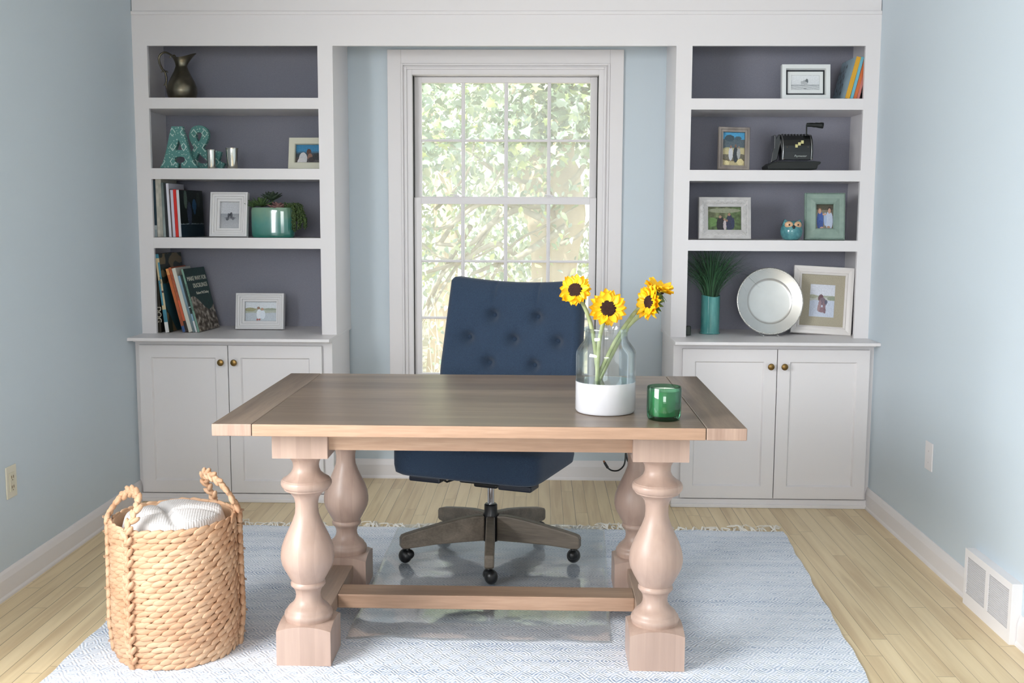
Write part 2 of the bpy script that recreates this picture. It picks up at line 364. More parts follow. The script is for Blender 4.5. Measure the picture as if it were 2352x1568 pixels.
def cabinet(x0,x1,d,label):
    t=thing('base_cabinet',label,'cabinet',((x0+x1)/2,YC,0),group='base cabinets'); zt=ZT-.0145
    m=MB().box(x0,x1,YC+.02,YB-.03,0,zt); m.build('body',WHITE,t,world=True)
    MB().box(x0,x1,YC-.012,YC+.02,zt-.012,zt).build('top_moulding',WHITE,t,world=True,bevel=.004)
    m=MB().box(x0,x1,YC+.004,YC+.02,0,.04).box(x0,x1,YC-.004,YC+.006,0,.018); m.build('base_moulding',WHITE,t,world=True,bevel=.003)
    for k,(a,b) in enumerate(((d[0],d[1]),(d[2],d[3]))):
        z0,z1=.046,.746; s=.057; m=MB(); y0,y1=YC,YC+.0195
        m.box(a,a+s,y0,y1,z0,z1).box(b-s,b,y0,y1,z0,z1).box(a+s,b-s,y0,y1,z1-s,z1).box(a+s,b-s,y0,y1,z0,z0+s)
        m.box(a+s,b-s,y0+.010,y1,z0+s,z1-s)
        q=.006   # inner bevel strips
        m.add([(a+s,y0,z0+s),(b-s,y0,z0+s),(b-s,y0,z1-s),(a+s,y0,z1-s),(a+s+q,y0+.010,z0+s+q),(b-s-q,y0+.010,z0+s+q),(b-s-q,y0+.010,z1-s-q),(a+s+q,y0+.010,z1-s-q)],[(0,1,5,4),(1,2,6,5),(2,3,7,6),(3,0,4,7)])
        dr=m.build('door',WHITE,t,world=True,fixn=False)
        kx=(b-.029) if k==0 else (a+.029)
        M=Matrix.Rotation(PI/2,3,'X')
        kn=MB().lathe([(.0001,.0265),(.008,.0262),(.0135,.024),(.0155,.02),(.0145,.016),(.007,.012),(.006,.0),(.009,0.)],24,(kx,y0,.668),M=M).build('knob',BRASS,dr,smooth=True,label='dark brass round knob')
        kn.data.transform(Matrix.Translation(-Vector(t['org'])))
    return t
cabinet(RL,PL-.004,(-1.868,-1.4515,-1.4475,-1.011),'white two-door base cabinet left of the window, behind the basket')
cabinet(PR+.004,RR,(.661,1.0925,1.0965,1.516),'white two-door base cabinet right of the window, beside the outlet plate')

# ------------------------------------------------------------------ wall plates and vent
t=thing('wall_outlet','ivory duplex power outlet on the left wall above the baseboard','outlet',(RL,3.74,.40))
MB().box(0,.005,-.037,.037,-.058,.058).build('cover_plate',mat('ivory_plastic','ded9c6',.4),t,bevel=.002)
MB().box(.005,.008,-.018,.018,-.034,.034).build('receptacle',mat('ivory_receptacle','d8d2bc',.4),t,bevel=.002)
m=MB()
for z in (-.018,.018): m.box(.0078,.0088,-.008,-.005,z-.005,z+.005).box(.0078,.0088,.005,.008,z-.005,z+.005); m.lathe([(.002,0),(.002,.001)],8,(.0078,0,z-.011),M=Matrix.Rotation(PI/2,3,'Y'))
m.build('socket_slots',mat('slot_brown','6b5330',.6),t)
t=thing('wall_plate','white blank wall plate on the right wall','wall plate',(RR,4.215,.42))
MB().box(-.005,0,-.039,.039,-.056,.056).build('cover_plate',WHITE,t,bevel=.002)
for z in (-.025,.02): MB().lathe([(.003,0),(.003,.001)],10,(-.0055,0,z),M=Matrix.Rotation(PI/2,3,'Y')).build('screw',mat('screw_white','c4c2c4',.4),t)
t=thing('floor_vent','white metal baseboard heating vent on the right wall','vent',(RR,3.545,0))
VW=mat('white_enamel','eceaec',.3)
y0,y1=-.19,.19; m=MB()
m.box(-.034,-.03,y0,y1,.0,.045).box(-.034,-.03,y0,y1,.175,.2)
m.box(-.034,-.03,y0,y0+.02,.045,.175).box(-.034,-.03,-.012,.012,.045,.175).box(-.034,-.03,y1-.02,y1,.045,.175)
m.box(-.03,-.0,y0,y0+.003,.0,.2).box(-.03,0,y1-.003,y1,0,.2).box(-.03,0,y0+.003,y1-.003,.197,.2)
m.build('housing',VW,t)
MB().box(-.006,-.001,y0+.004,y1-.004,.018,.196).build('duct_shadow',mat('duct_grey','6f757a',.7),t)
m=MB()
for a,b in ((y0+.02,-.012),(.012,y1-.02)):
    for k in range(18):
        z=.048+k*.0071; m.add([(-.033,a,z),(-.033,b,z),(-.025,b,z+.0022),(-.025,a,z+.0022),(-.033,a,z-.0012),(-.033,b,z-.0012),(-.025,b,z+.001),(-.025,a,z+.001)],[(0,1,2,3),(7,6,5,4),(0,4,5,1),(2,6,7,3)])
m.build('louvres',VW,t)

# ------------------------------------------------------------------ rug
def rug_mat():
    m=bpy.data.materials.new('woven_rug'); m.use_nodes=True; N=m.node_tree.nodes; L=m.node_tree.links; b=N['Principled BSDF']; b.inputs['Roughness'].default_value=.95
    tc=N.new('ShaderNodeTexCoord'); n0=N.new('ShaderNodeTexNoise'); n0.inputs['Scale'].default_value=13; L.new(tc.outputs['Object'],n0.inputs['Vector'])
    av=N.new('ShaderNodeVectorMath'); av.operation='MULTIPLY_ADD'; av.inputs[1].default_value=(.024,.022,0); L.new(n0.outputs['Color'],av.inputs[0]); L.new(tc.outputs['Object'],av.inputs[2])
    sx=N.new('ShaderNodeSeparateXYZ'); L.new(av.outputs[0],sx.inputs[0])
    fx=math_node(N,L,'ABSOLUTE',math_node(N,L,'SUBTRACT',math_node(N,L,'FRACT',math_node(N,L,'DIVIDE',sx.outputs[0],.056)),.5))
    fy=math_node(N,L,'ABSOLUTE',math_node(N,L,'SUBTRACT',math_node(N,L,'FRACT',math_node(N,L,'DIVIDE',sx.outputs[1],.082)),.5))
    fx2=math_node(N,L,'MULTIPLY',fx,.9); d=math_node(N,L,'ADD',fx2,fy)
    w=math_node(N,L,'MULTIPLY_ADD',math_node(N,L,'SINE',math_node(N,L,'MULTIPLY',d,31)),.5,.5)
    # bands across, some dense, some pale
    mp=N.new('ShaderNodeMapping'); mp.inputs['Scale'].default_value=(.5,9,1); L.new(tc.outputs['Object'],mp.inputs['Vector'])
    n=N.new('ShaderNodeTexNoise'); n.inputs['Scale'].default_value=1.6; n.inputs['Detail'].default_value=5; L.new(mp.outputs[0],n.inputs['Vector'])
    n3=N.new('ShaderNodeTexNoise'); n3.inputs['Scale'].default_value=60; n3.inputs['Detail'].default_value=3; mp3=N.new('ShaderNodeMapping'); mp3.inputs['Scale'].default_value=(.35,1.6,1); L.new(tc.outputs['Object'],mp3.inputs['Vector']); L.new(mp3.outputs[0],n3.inputs['Vector'])
    k=math_node(N,L,'MULTIPLY',math_node(N,L,'MULTIPLY',w,math_node(N,L,'SMOOTHSTEP' if False else 'MULTIPLY_ADD',n.outputs['Fac'],1.3,-.12)),math_node(N,L,'MULTIPLY_ADD',n3.outputs['Fac'],1.5,.0))
    r=N.new('ShaderNodeValToRGB'); e=r.color_ramp.elements; e[0].position=.05; e[1].position=.66; e[0].color=(*lin('eef1f8'),1); e[1].color=(*lin('8397b8'),1)
    q=e.new(.35); q.color=(*lin('cbd5e3'),1)
    L.new(k,r.inputs[0]); L.new(r.outputs[0],b.inputs['Base Color'])
    bp=N.new('ShaderNodeBump'); bp.inputs['Strength'].default_value=.5; bp.inputs['Distance'].default_value=.003; L.new(math_node(N,L,'ADD',w,n3.outputs['Fac']),bp.inputs['Height']); L.new(bp.outputs[0],b.inputs['Normal'])
    return m
rug=thing('area_rug','pale blue and white flatweave rug with diamond pattern under the desk','rug',(-.2,3.3,0))
RX0,RX1,RY0,RY1=-1.443,1.06,1.9,4.565
def rugpt(u,v):
    y=RY0+(RY1-RY0)*v; xr=.975+(y-3.054)*.055 if y>3.0 else .972
    xl=-1.44+.0*(y); w=.003*math.sin(v*41)+.002*math.sin(v*97+1)
    x=xl+(xr-xl)*u+(w if u>.5 else -w*.8)
    if v>.99: y+=.006*math.sin(u*31)+.004*math.sin(u*83)
    return (x,y,.0055+.0008*math.sin(u*60+v*20))
m=MB().grid(rugpt,70,90); nb=len(m.v); 
m.grid(lambda u,v:(rugpt(u,v)[0],rugpt(u,v)[1],.0005),70,90)
ring=[]
W1=71
bd=[i for i in range(W1)]+[j*W1+W1-1 for j in range(1,91)]+[90*W1+i for i in range(W1-2,-1,-1)]+[j*W1 for j in range(89,0,-1)]
for a,b in zip(bd,bd[1:]+bd[:1]): m.f.append([a,b,b+nb,a+nb]); m.m.append(0); m.c.append(None)
m.build('woven_field',rug_mat(),rug,world=True,smooth=True)
m=MB(); rnd=random.Random(3)
x=-1.42
while x<1.05:
    y=4.56; ln=rnd.uniform(.03,.06); dx=rnd.uniform(-.045,.045); cu=rnd.uniform(-.02,.02)
    for k in range(2):
        o=rnd.uniform(-.004,.004)
        P=[(x+o,y-.004,.007),(x+o+dx*.2+cu,y+ln*.35,.008+rnd.uniform(0,.012)),(x+o+dx*.7,y+ln*.7,.006+rnd.uniform(0,.006)),(x+dx*1.2+o,y+ln*.75+rnd.uniform(-.012,.012),.004)]
        Q=[]
        for i in range(9):
            s=i/8*3; j=min(int(s),2); f=s-j; Q.append(Vector(P[j]).lerp(Vector(P[j+1]),f))
        m.tube(Q,[.0022]*8+[.0012],5)
    x+=rnd.choice((.010,.014,.02,.024,.035))
for (cx) in (-1.30,-.98,-.72,.30,.36,.88,1.02):    # loose knotted tassels
    for k in range(6):
        a=rnd.uniform(-.03,.03); m.tube([(cx,4.565,.008),(cx+a*.5,4.60,.018),(cx+a*1.5,4.625+rnd.uniform(-.02,.03),.008),(cx+a*2.2,4.63,.004)],.0022,5)
tag(m.build('fringe',mat('cotton_fringe','f6f2ea',.9),rug,world=True,smooth=True,label='cream knotted cotton fringe'),kind='stuff')

# ------------------------------------------------------------------ clear chair mat
def matpt(z):
    def f(u,v):
        y=3.305+(4.60-3.305)*v; xl=-.585-.02*v-.028*(1-v); xr=.238+.05*v
        if v>.97: xl+=.02; xr-=.02
        x=xl+(xr-xl)*u
        h=.0045*noise.noise(Vector((x*3.2,y*4.5,.3)))+.0035*noise.noise(Vector((x*9,y*7,2.3)))
        e=min(u,1-u,v,1-v); h+=.006*math.exp(-e*22)*(.5+.5*math.sin(x*24+y*19))
        return (x,y,z+.0078+max(0,h)*1.0)
    return f
m=MB().grid(matpt(.0),60,70); 
m.v+= []
o=m.build('chair_mat',thin_glass('clear_vinyl',(.985,.992,.99),.10,base=.08,f=.30,bump=.5,bs=7),smooth='all')
tag(o,'clear wrinkled plastic floor mat on the rug under the office chair','mat')
sm=o.modifiers.new('thick','SOLIDIFY'); sm.thickness=.0012; sm.offset=1

# ------------------------------------------------------------------ desk
DX0,DX1,DY0,DY1,DZ,DT=-.9367,.5898,3.02,4.0145,.76,.0358
desk=thing('desk','brown-grey trestle desk with four thick turned legs, standing on the rug','desk',(-.173,3.52,0))
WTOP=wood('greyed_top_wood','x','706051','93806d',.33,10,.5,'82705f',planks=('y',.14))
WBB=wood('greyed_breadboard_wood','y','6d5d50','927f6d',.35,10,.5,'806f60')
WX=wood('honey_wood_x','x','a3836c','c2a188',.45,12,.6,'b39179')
WLEG=wood('blush_wood_z','z','aa9183','c0a697',.38,4,.3,'b59b8d',planks=('x',.045))
WY=wood('greyed_wood_y','y','9c8676','b8a08e',.45,12,.4,'a68e7c')
bbw=.115
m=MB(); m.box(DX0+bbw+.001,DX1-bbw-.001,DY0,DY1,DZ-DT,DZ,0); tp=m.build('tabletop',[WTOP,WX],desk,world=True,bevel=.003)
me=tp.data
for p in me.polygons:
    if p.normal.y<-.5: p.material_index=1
for a,b in ((DX0,DX0+bbw),(DX1-bbw,DX1)):
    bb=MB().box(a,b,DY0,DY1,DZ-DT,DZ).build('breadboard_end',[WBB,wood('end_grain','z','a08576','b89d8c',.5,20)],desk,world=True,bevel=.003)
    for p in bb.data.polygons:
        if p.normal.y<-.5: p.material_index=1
BK=.164; LX=(-.784,.2752); LY=(3.10,3.76)
prof=[(215,250),(222,262),(232,262),(246,240),(254,212),(262,192),(280,170),(300,162),(320,166),(345,190),(368,244),(380,284),(384,300),(388,300),(392,312),(402,321),(414,322),(428,312),(436,296),(440,286),(446,284),(452,270),(462,226),(475,196),(500,160),(530,146),(565,145),(600,152),(650,190),(700,240),(750,290),(800,327),(840,340),(870,341),(905,325),(940,290),(975,250),(1003,216),(1010,205),(1014,210),(1022,222),(1034,222),(1044,206),(1050,190),(1070,166),(1095,157),(1120,166),(1140,190),(1155,222),(1165,250),(1175,268),(1182,274),(1188,278),(1196,300),(1208,308),(1222,306),(1232,296),(1246,296)]
zs=lambda y:(at(750,980+y/2.703,3.18).z)
zA,zB=zs(215),zs(1246)
def zmap(y): return .125+(.648-.125)*(zB-zs(y))/(zB-zA)
for lx in LX:
    for ly in LY:
        cx,cy=lx+BK/2,ly+BK/2; m=MB(); h=BK/2
        m.box(lx,lx+BK,ly,ly+BK,.642,DZ-DT)
        # foot block with rounded shoulders
        n=10
        def topz(x,y):
            r=math.hypot(x,y)/h; return .128-.016*max(0,(r-.92)/.49)**1.3
        m.grid(lambda u,v:(cx-h+BK*u,cy-h+BK*v,topz(-h+BK*u,-h+BK*v)),n,n)
        for sx,(ux_,uy_,px_,py_) in enumerate(((1,0,0,-1),(0,1,1,0),(-1,0,0,1),(0,-1,-1,0))):
            def side(u,v,ux_=ux_,uy_=uy_,px_=px_,py_=py_):
                x=ux_*(-h+BK*u)+px_*h; y=uy_*(-h+BK*u)+py_*h; return (cx+x,cy+y,.006+(topz(x,y)-.006)*v)
            m.grid(side,n,1)
        m.lathe([(d*.000237*1.0,zmap(y)) for y,d in prof][::-1],48,(cx,cy,0))
        lg=m.build('leg',WLEG,desk,world=True,smooth=True)
        lg.data.transform(Matrix.Identity(4))
# aprons
m=MB().box(LX[0]+BK,LX[1],3.125,3.15,.664,DZ-DT); m.build('apron',WX,desk,world=True)
m=MB().box(LX[0]+BK,LX[1],3.87,3.895,.664,DZ-DT); m.build('apron',WX,desk,world=True)
for lx in LX: MB().box(lx+BK/2-.012,lx+BK/2+.012,LY[0]+BK,LY[1],.664,DZ-DT).build('apron',WY,desk,world=True)
for lx in LX: MB().box(lx+BK/2-.036,lx+BK/2+.036,LY[0]+BK-.002,LY[1]+.002,.052,.100).build('side_stretcher',WY,desk,world=True,bevel=.003)
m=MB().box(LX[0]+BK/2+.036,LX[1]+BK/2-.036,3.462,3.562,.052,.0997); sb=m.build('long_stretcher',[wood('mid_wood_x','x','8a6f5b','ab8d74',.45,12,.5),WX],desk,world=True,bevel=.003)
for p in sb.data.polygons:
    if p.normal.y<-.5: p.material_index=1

# ------------------------------------------------------------------ office chair
NAVY=mat('navy_linen','203149',.9,noise_s=420,c2='2e4258',bump=.45,bump_s=600,sheen=.15)
NAVD=mat('navy_button','22344a',.9)
chair=thing('office_chair','navy blue button-tufted swivel chair with grey wooden star base, behind the desk','chair',(-.188,4.178,.0105),math.radians(-20))
CW=.283
# seat cushion: superellipse slab
def seat_pt(u,v):
    a=2*PI*u; ex=.20
    cxx=math.copysign(abs(math.cos(a))**ex,math.cos(a)); cyy=math.copysign(abs(math.sin(a))**ex,math.sin(a))
    prof_=[(0,.350),(.6,.349),(.93,.352),(.985,.362),(1,.39),(1,.44),(.99,.462),(.93,.478),(.7,.492),(.3,.497),(0,.497)]
    s=v*(len(prof_)-1); j=min(int(s),len(prof_)-2); f=s-j; r=prof_[j][0]*(1-f)+prof_[j+1][0]*f; z=prof_[j][1]*(1-f)+prof_[j+1][1]*f
    y=cyy*r*.25; 
    return (cxx*r*.302-.018,y-.005,z)
MB().grid(seat_pt,64,20,closeu=True).build('seat',NAVY,chair,smooth='all')
# tufted back
btn=[(-.33,.93),(.33,.93),(-.66,.835),(0,.835),(.66,.835),(-.33,.735),(.33,.735),(-.66,.64),(0,.64),(.66,.64)]
def half_w(z): 
    t=(z-.44)/.63; return .2685+.034*math.sin(min(1,max(0,t/.45))*PI/2)-.014*max(0,t-.45)/.55
def back_front(u,v):
    U=2*u-1; ztop=1.072+.022*U*U-.006
    if abs(U)>.94: ztop-=.018*((abs(U)-.94)/.06)**2
    z=.44+(ztop-.44)*v; W_=half_w(z); x=U*W_-.010
    yb=.205+.145*((z-.44)/.63)
    y=yb-.045-.03*U*U*1.2
    puff=.016
    d=0
    for bu,bz in btn:
        r=math.hypot((U-bu)*.28,(z-bz)); d+=.032*math.exp(-(r/.022)**2)+.018*math.exp(-(r/.05)**2)
    # diagonal folds between neighbouring buttons
    for i,(au,az) in enumerate(btn):
        for (bu,bz) in btn[i+1:]:
            if abs(abs(au-bu)-.33)<.01 and abs(az-bz)<.12:
                ax_,bx_=au*.28,bu*.28; px_,pz_=U*.28,z; dx,dz=bx_-ax_,bz-az; l2=dx*dx+dz*dz
                t=max(0,min(1,((px_-ax_)*dx+(pz_-az)*dz)/l2)); dd=math.hypot(px_-ax_-t*dx,pz_-az-t*dz); d=max(d,.007*math.exp(-(dd/.014)**2)) if d<.007 else d
    for su in (-.33,.33):  # seams running up from the top buttons
        if z>.93: dd=abs(U-su)*.28; d=max(d,.010*math.exp(-(dd/.009)**2))
    e=min(1-abs(U),(1-v)*1.1,v*2+.3); edge=max(0,1-e/.10)
    y+=edge**2*.030
    return (x,y-puff+d,z)
def back_rear(u,v):
    x,y,z=back_front(u,v); U=2*u-1; yb=.205+.145*((z-.44)/.63)
    e=min(1-abs(U),(1-v)*1.1); edge=max(0,1-e/.10); return (x,yb+.045-.03*U*U-edge**2*.030,z)
m=MB(); nu,nv=110,120; m.grid(back_front,nu,nv); n0=len(m.v); m.grid(back_rear,nu,nv)
W1=nu+1; bd=[i for i in range(W1)]+[j*W1+nu for j in range(1,nv+1)]+[nv*W1+i for i in range(nu-1,-1,-1)]+[j*W1 for j in range(nv-1,0,-1)]
for a,b in zip(bd,bd[1:]+bd[:1]): m.f.append([a,b,b+n0,a+n0]); m.m.append(0); m.c.append(None)
bk=m.build('backrest',NAVY,chair,smooth='all')
for bu,bz in btn:
    v=(bz-.44)/(1.07-.44); p=back_front((bu+1)/2,v)
    MB().ell((p[0],p[1]-.002,p[2]),(.010,.006,.010),seg=12,rings=6).build('button',NAVD,bk,smooth='all')
# mechanism
m=MB().box(-.09,.09,-.11,.12,.31,.352).box(-.05,.05,-.06,.06,.285,.315); m.build('tilt_mechanism',BLACKP,chair,bevel=.008)
for sx in (-1,1):
    MB().box(sx*.185-.066,sx*.185+.066,-.22,-.13,.328,.350).build('seat_bracket',mat('dark_navy_plastic','151c2a',.4),chair,bevel=.006)
m=MB().tube([(-.04,-.09,.33),(-.10,-.11,.325),(-.135,-.12,.312),(-.17,-.125,.328),(-.2,-.13,.342)],.0045,8); m.tube([(-.05,-.1,.348),(-.22,-.12,.348)],.006,8); m.build('lever',CHROME if False else BLACKP,chair,smooth=True)
m=MB().lathe([(.014,.19),(.014,.30)],20); m.build('gas_column',CHROME,chair,smooth=True)
m=MB().lathe([(.02,.055),(.03,.06),(.032,.12),(.03,.165),(.026,.175),(.026,.205),(.022,.21)],24); m.build('hub',BLACKP,chair,smooth=True)
LW=wood('grey_oak_x','x','5f564b','82776a',.5,16,.5)
for k in range(5):
    # one leg points at the camera in the room frame
    a=math.radians(-90+72*k+20)+0.03
    M=Matrix.Rotation(a,4,'Z')
    lp=[(.028,.060),(.028,.156),(.06,.158),(.12,.152),(.2,.138),(.28,.122),(.325,.112),(.342,.106),(.348,.096),(.348,.066),(.342,.058),(.32,.0565),(.22,.062),(.12,.062)]
    m=MB(); wv=.0175
    m.prism(lp,-wv,wv); 
    lg=m.build('leg',LW,chair,smooth=False,bevel=.006); lg.data.transform(M@Matrix.Diagonal((1.055,1,1.06,1)))
    c=MB(); 
    c.lathe([(.010,.046),(.010,.060)],12,(.318,0,0)); ca=c
    ca.ell((.326,.005,.028),(.028,.025,.028),seg=24,rings=14); ca.ell((.314,-.004,.035),(.022,.020,.020),seg=18,rings=10)
    cs=ca.build('caster',BLACKP,lg,smooth='all'); 
    cs.data.transform(M@Matrix.Translation((.338,0,0))@Matrix.Rotation([.2,1.0,-.6,.5,-1.1][k],4,'Z')@Matrix.Translation((-.318,0,0)))

# ------------------------------------------------------------------ glass jar vase with sunflowers, candle
VC=at(1390.5,905,3.272); vx,vy=VC.x,VC.y
vase=thing('glass_vase','clear glass jar vase with white painted base on the desk','vase',(vx,vy,DZ))
R=.0915
outer=[(.002,.0),(.080,.0),(.087,.002),(R,.009),(R,.095)]
outer2=[(R,.0955),(R,.175),(.0905,.184),(.086,.194),(.077,.207),(.069,.217),(.0655,.225),(.0645,.232),(.0645,.245),(.067,.248),(.0685,.252),(.067,.257),(.063,.2575)]
MB().lathe(outer+[(R-.003,.0955),(R-.003,.012),(.002,.008)],64).build('painted_base',mat('white_glaze','d4d4d8',.2,coat=.2),vase,smooth=True,label='white glossy painted base')
MB().lathe(outer2+[(.0612,.252),(.0612,.232),(.0625,.224),(.066,.214),(.0735,.205),(.0825,.192),(.087,.183),(R-.0035,.175),(R-.0035,.0955)],64).build('glass_body',thin_glass('jar_glass',(.965,.98,.98),.01,edge=(.80,.88,.90),base=.03,f=.55),vase,smooth=True)
PET=mat('sunflower_petal','ffbe0a',.5,noise_s=40,c2='ffd21c',trans=0)
SEED=mat('seed_head_brown','24100a',.9,noise_s=300,c2='3c1c12',bump=.8,bump_s=500)
STEM=mat('stem_green','93a06c',.55,noise_s=30,c2='b3bb8c')
SEP=mat('sepal_green','55682c',.6)
def petal(m,M,L_,wd,curl,cup,tw):
    def f(u,v):
        w=wd*math.sin(PI*min(1,(.10+.90*v))**.8)**.9*(1 if v<1 else 0)+.0005
        x=(u-.5)*2*w; s=v*L_
        z=curl*(v*v)*L_+cup*abs((u-.5)*2)**2*wd+tw*(u-.5)*v*wd
        return M@Vector((x,s*(1-.15*abs(curl)*v),z))
    m.grid(f,4,6)
def sunflower(pos,nrm,R_,rd,stem,label,seed,curl=(-.15,.35)):
    rnd=random.Random(seed); pos=Vector(pos); nrm=Vector(nrm).normalized()
    t=thing('sunflower',label,'flower',tuple(stem[-1]),group='sunflowers in the glass jar')
    q=nrm.to_track_quat('Z','Y').to_matrix().to_4x4(); T=Matrix.Translation(pos)@q
    m=MB()
    for layer,n in ((0,17),(1,15)):
        for k in range(n):
            a=2*PI*(k+.5*layer)/n+rnd.uniform(-.1,.1); L_=(R_-rd*.8)*rnd.uniform(.82,1.08)*(1 if layer==0 else .9)
            M=T@Matrix.Rotation(a,4,'Z')@Matrix.Translation((0,rd*.8,.002+.004*layer))@Matrix.Rotation(rnd.uniform(*curl)+.12*layer,4,'X')@Matrix.Rotation(rnd.uniform(-.3,.3),4,'Y')
            petal(m,M,L_,R_*.215*rnd.uniform(.85,1.15),rnd.uniform(-.25,.1),rnd.uniform(.15,.5),rnd.uniform(-.5,.5))
    m.build('petals',PET,t,smooth='all',world=True,fixn=False)
    m=MB().lathe([(.001,.010),(rd*.35,.009),(rd*.7,.011),(rd*.93,.008),(rd,.003),(rd*.9,-.004),(.001,-.010)][::-1],28,M=None); 
    m.v=[T@v for v in m.v]; m.build('seed_head',SEED,t,smooth='all',world=True)
    m=MB()
    for k in range(14):
        a=2*PI*k/14+rnd.uniform(-.1,.1); M=T@Matrix.Rotation(a,4,'Z')@Matrix.Translation((0,rd*.35,-.006))@Matrix.Rotation(rnd.uniform(-.7,-.1),4,'X'); petal(m,M,R_*.62,R_*.11,-.1,.1,0)
    m.v+=[];  m.lathe([(.004,-.016),(rd*.5,-.010),(rd*.8,-.003)],16,M=None); 
    for i in range(len(m.v)-48,len(m.v)): m.v[i]=T@m.v[i]
    m.build('sepals',SEP,t,smooth='all',world=True,fixn=False)
    P=[pos-nrm*.012]+[Vector(p) for p in stem]; Q=[]
    for i in range(25):
        s=i/24*(len(P)-1); j=min(int(s),len(P)-2); f=s-j; p0=P[max(j-1,0)];p1=P[j];p2=P[j+1];p3=P[min(j+2,len(P)-1)]
        Q.append(.5*((2*p1)+(p2-p0)*f+(2*p0-5*p1+4*p2-p3)*f*f+(3*p1-p0-3*p2+p3)*f**3))
    m=MB().tube(Q,[.0064]*24+[.006],8); 
    m.build('stem',STEM,t,smooth='all',world=True)
    return t
Yv=vy
sunflower(at(1322,667,Yv-.02),(-.18,-.95,.28),.051,.0235,[at(1344,708,Yv-.01),at(1354,735,Yv-.005),at(1362,768,Yv-.015),at(1369,820,Yv-.005),at(1374,880,Yv-.0),at(1376,905,Yv+.005)],'leftmost sunflower in the jar, facing forward with dark brown centre',1)
sunflower(at(1396,708,Yv-.06),(.10,-.99,.10),.058,.026,[at(1386,738,Yv-.03),at(1377,780,Yv-.02),at(1373,830,Yv-.01),at(1371,880,Yv-.01),at(1371,905,Yv-.005)],'middle sunflower, lowest and largest, hanging over the jar mouth',2)
sunflower(at(1494,694,Yv-.03),(-.80,-.60,.08),.056,.022,[at(1468,708,Yv-.01),at(1440,742,Yv),at(1412,785,Yv+.0),at(1385,840,Yv+.0),at(1362,890,Yv+.03),at(1358,900,Yv+.03)],'right sunflower turned sideways to the left, in front of another bloom',3,(.0,.45))
sunflower(at(1512,668,Yv+.06),(.28,-.20,.95),.054,.02,[at(1500,694,Yv+.05),at(1472,722,Yv+.04),at(1438,755,Yv+.03),at(1405,815,Yv+.03),at(1378,870,Yv+.04),at(1366,905,Yv+.045)],'sunflower at the far right, face turned up, behind another bloom',4,(.15,.6))

cc=at(1525,930,3.152)
cand=thing('candle','green glass candle with pale wax on the right end of the desk','candle',(cc.x,cc.y,DZ))
MB().lathe([(.001,.0),(.042,.0),(.046,.002),(.0495,.010),(.0505,.03),(.0505,.096),(.049,.0985),(.047,.0965),(.047,.02),(.044,.012),(.001,.010)],14*3).build('glass_tumbler',thin_glass('green_glass',(.44,.70,.55),.02,edge=(.16,.42,.30),base=.04,f=.6),cand,smooth=True)
MB().lathe([(.001,.0125),(.043,.0135),(.046,.022),(.0462,.087),(.044,.0855),(.001,.085)],40).build('wax',mat('pale_green_wax','dfeadb',.5),cand,smooth=True)
MB().tube([(0,0,.084),(.0005,0,.089),(.002,0,.0945)],.0012,6).build('wick',mat('wick_white','f2efe8',.8),cand)

# ------------------------------------------------------------------ cable
m=MB(); P=[at(1437,1040,3.95),at(1436,1056,3.95),at(1432,1070,3.94),at(1420,1080,3.93),at(1405,1080,3.92),at(1394,1072,3.92),at(1389,1063,3.92)]
def spline(P,n):
    P=[Vector(p) for p in P]; Q=[]
    for i in range(n+1):
        s=i/n*(len(P)-1); j=min(int(s),len(P)-2); f=s-j; p0=P[max(j-1,0)];p1=P[j];p2=P[j+1];p3=P[min(j+2,len(P)-1)]
        Q.append(.5*((2*p1)+(p2-p0)*f+(2*p0-5*p1+4*p2-p3)*f*f+(3*p1-p0-3*p2+p3)*f**3))
    return Q
cb=thing('power_cable','thin black charging cable dangling behind the desk, above the baseboard','cable',tuple(P[0]))
m.tube(spline(P,24),.003,8); m.tube(spline([at(1438,1040,3.96),at(1441,1056,3.96),at(1448,1070,3.97),at(1456,1090,3.98),at(1462,1140,4.0),at(1450,1215,4.05)],20),.003,8)
m.build('cord',BLACKP,cb,world=True,smooth=True)
MB().tube(spline([at(1396,1074,3.92),at(1391,1066,3.92),at(1388.5,1061,3.92)],4),.005,10).build('plug',BLACKP,cb,world=True,smooth=True)
MB().tube([at(1388.5,1061.5,3.92),at(1386.5,1057.5,3.92)],.0035,10).build('plug_tip',mat('copper_tip','8a5a44',.3,1),cb,world=True,smooth=True)

# ------------------------------------------------------------------ basket and blanket
BX,BY=-1.128,3.235; BR=.186; BH=.425
WICK=mat('water_hyacinth','bf916e',.6,noise_s=9,c2='d8b594',bump=.4,bump_s=160,stretch=(1,1,2.4),lo=.3,hi=.7)
bask=thing('woven_basket','round tan braided seagrass basket with two loop handles, on the rug by the left cabinet','basket',(BX,BY,.007))
m=MB(); rnd=random.Random(11)
rows=23; dz=BH/rows
def lump(m,c,d,up,L_,w,t):
    x=d.normalized(); y=x.cross(up).normalized(); z=x.cross(y).normalized()
    M=Matrix((x,z,y)).transposed()
    m.ell(c,(L_,w,t),M,seg=8,rings=6)
def brad(z): return BR*(.955+.06*min(1,z/.1)-.03*(z/BH))
for j in range(rows):
    z=dz*(j+.5); r=brad(z); n=33
    for k in range(n):
        a=2*PI*(k+.5*(j%2)+.17*j)/n+rnd.uniform(-.02,.02); er=rnd.uniform(-.0015,.0025)
        rad=Vector((math.cos(a),math.sin(a),0)); tg=Vector((-math.sin(a),math.cos(a),0))
        d=tg+Vector((0,0,.24+rnd.uniform(-.10,.10)))-rad*.13
        lump(m,rad*(r+er)+Vector((0,0,z+rnd.uniform(-.001,.001))),d,Vector((0,0,1)),2*PI*r/n*rnd.uniform(.84,.98),dz*rnd.uniform(.50,.60),.0056*rnd.uniform(.85,1.2))
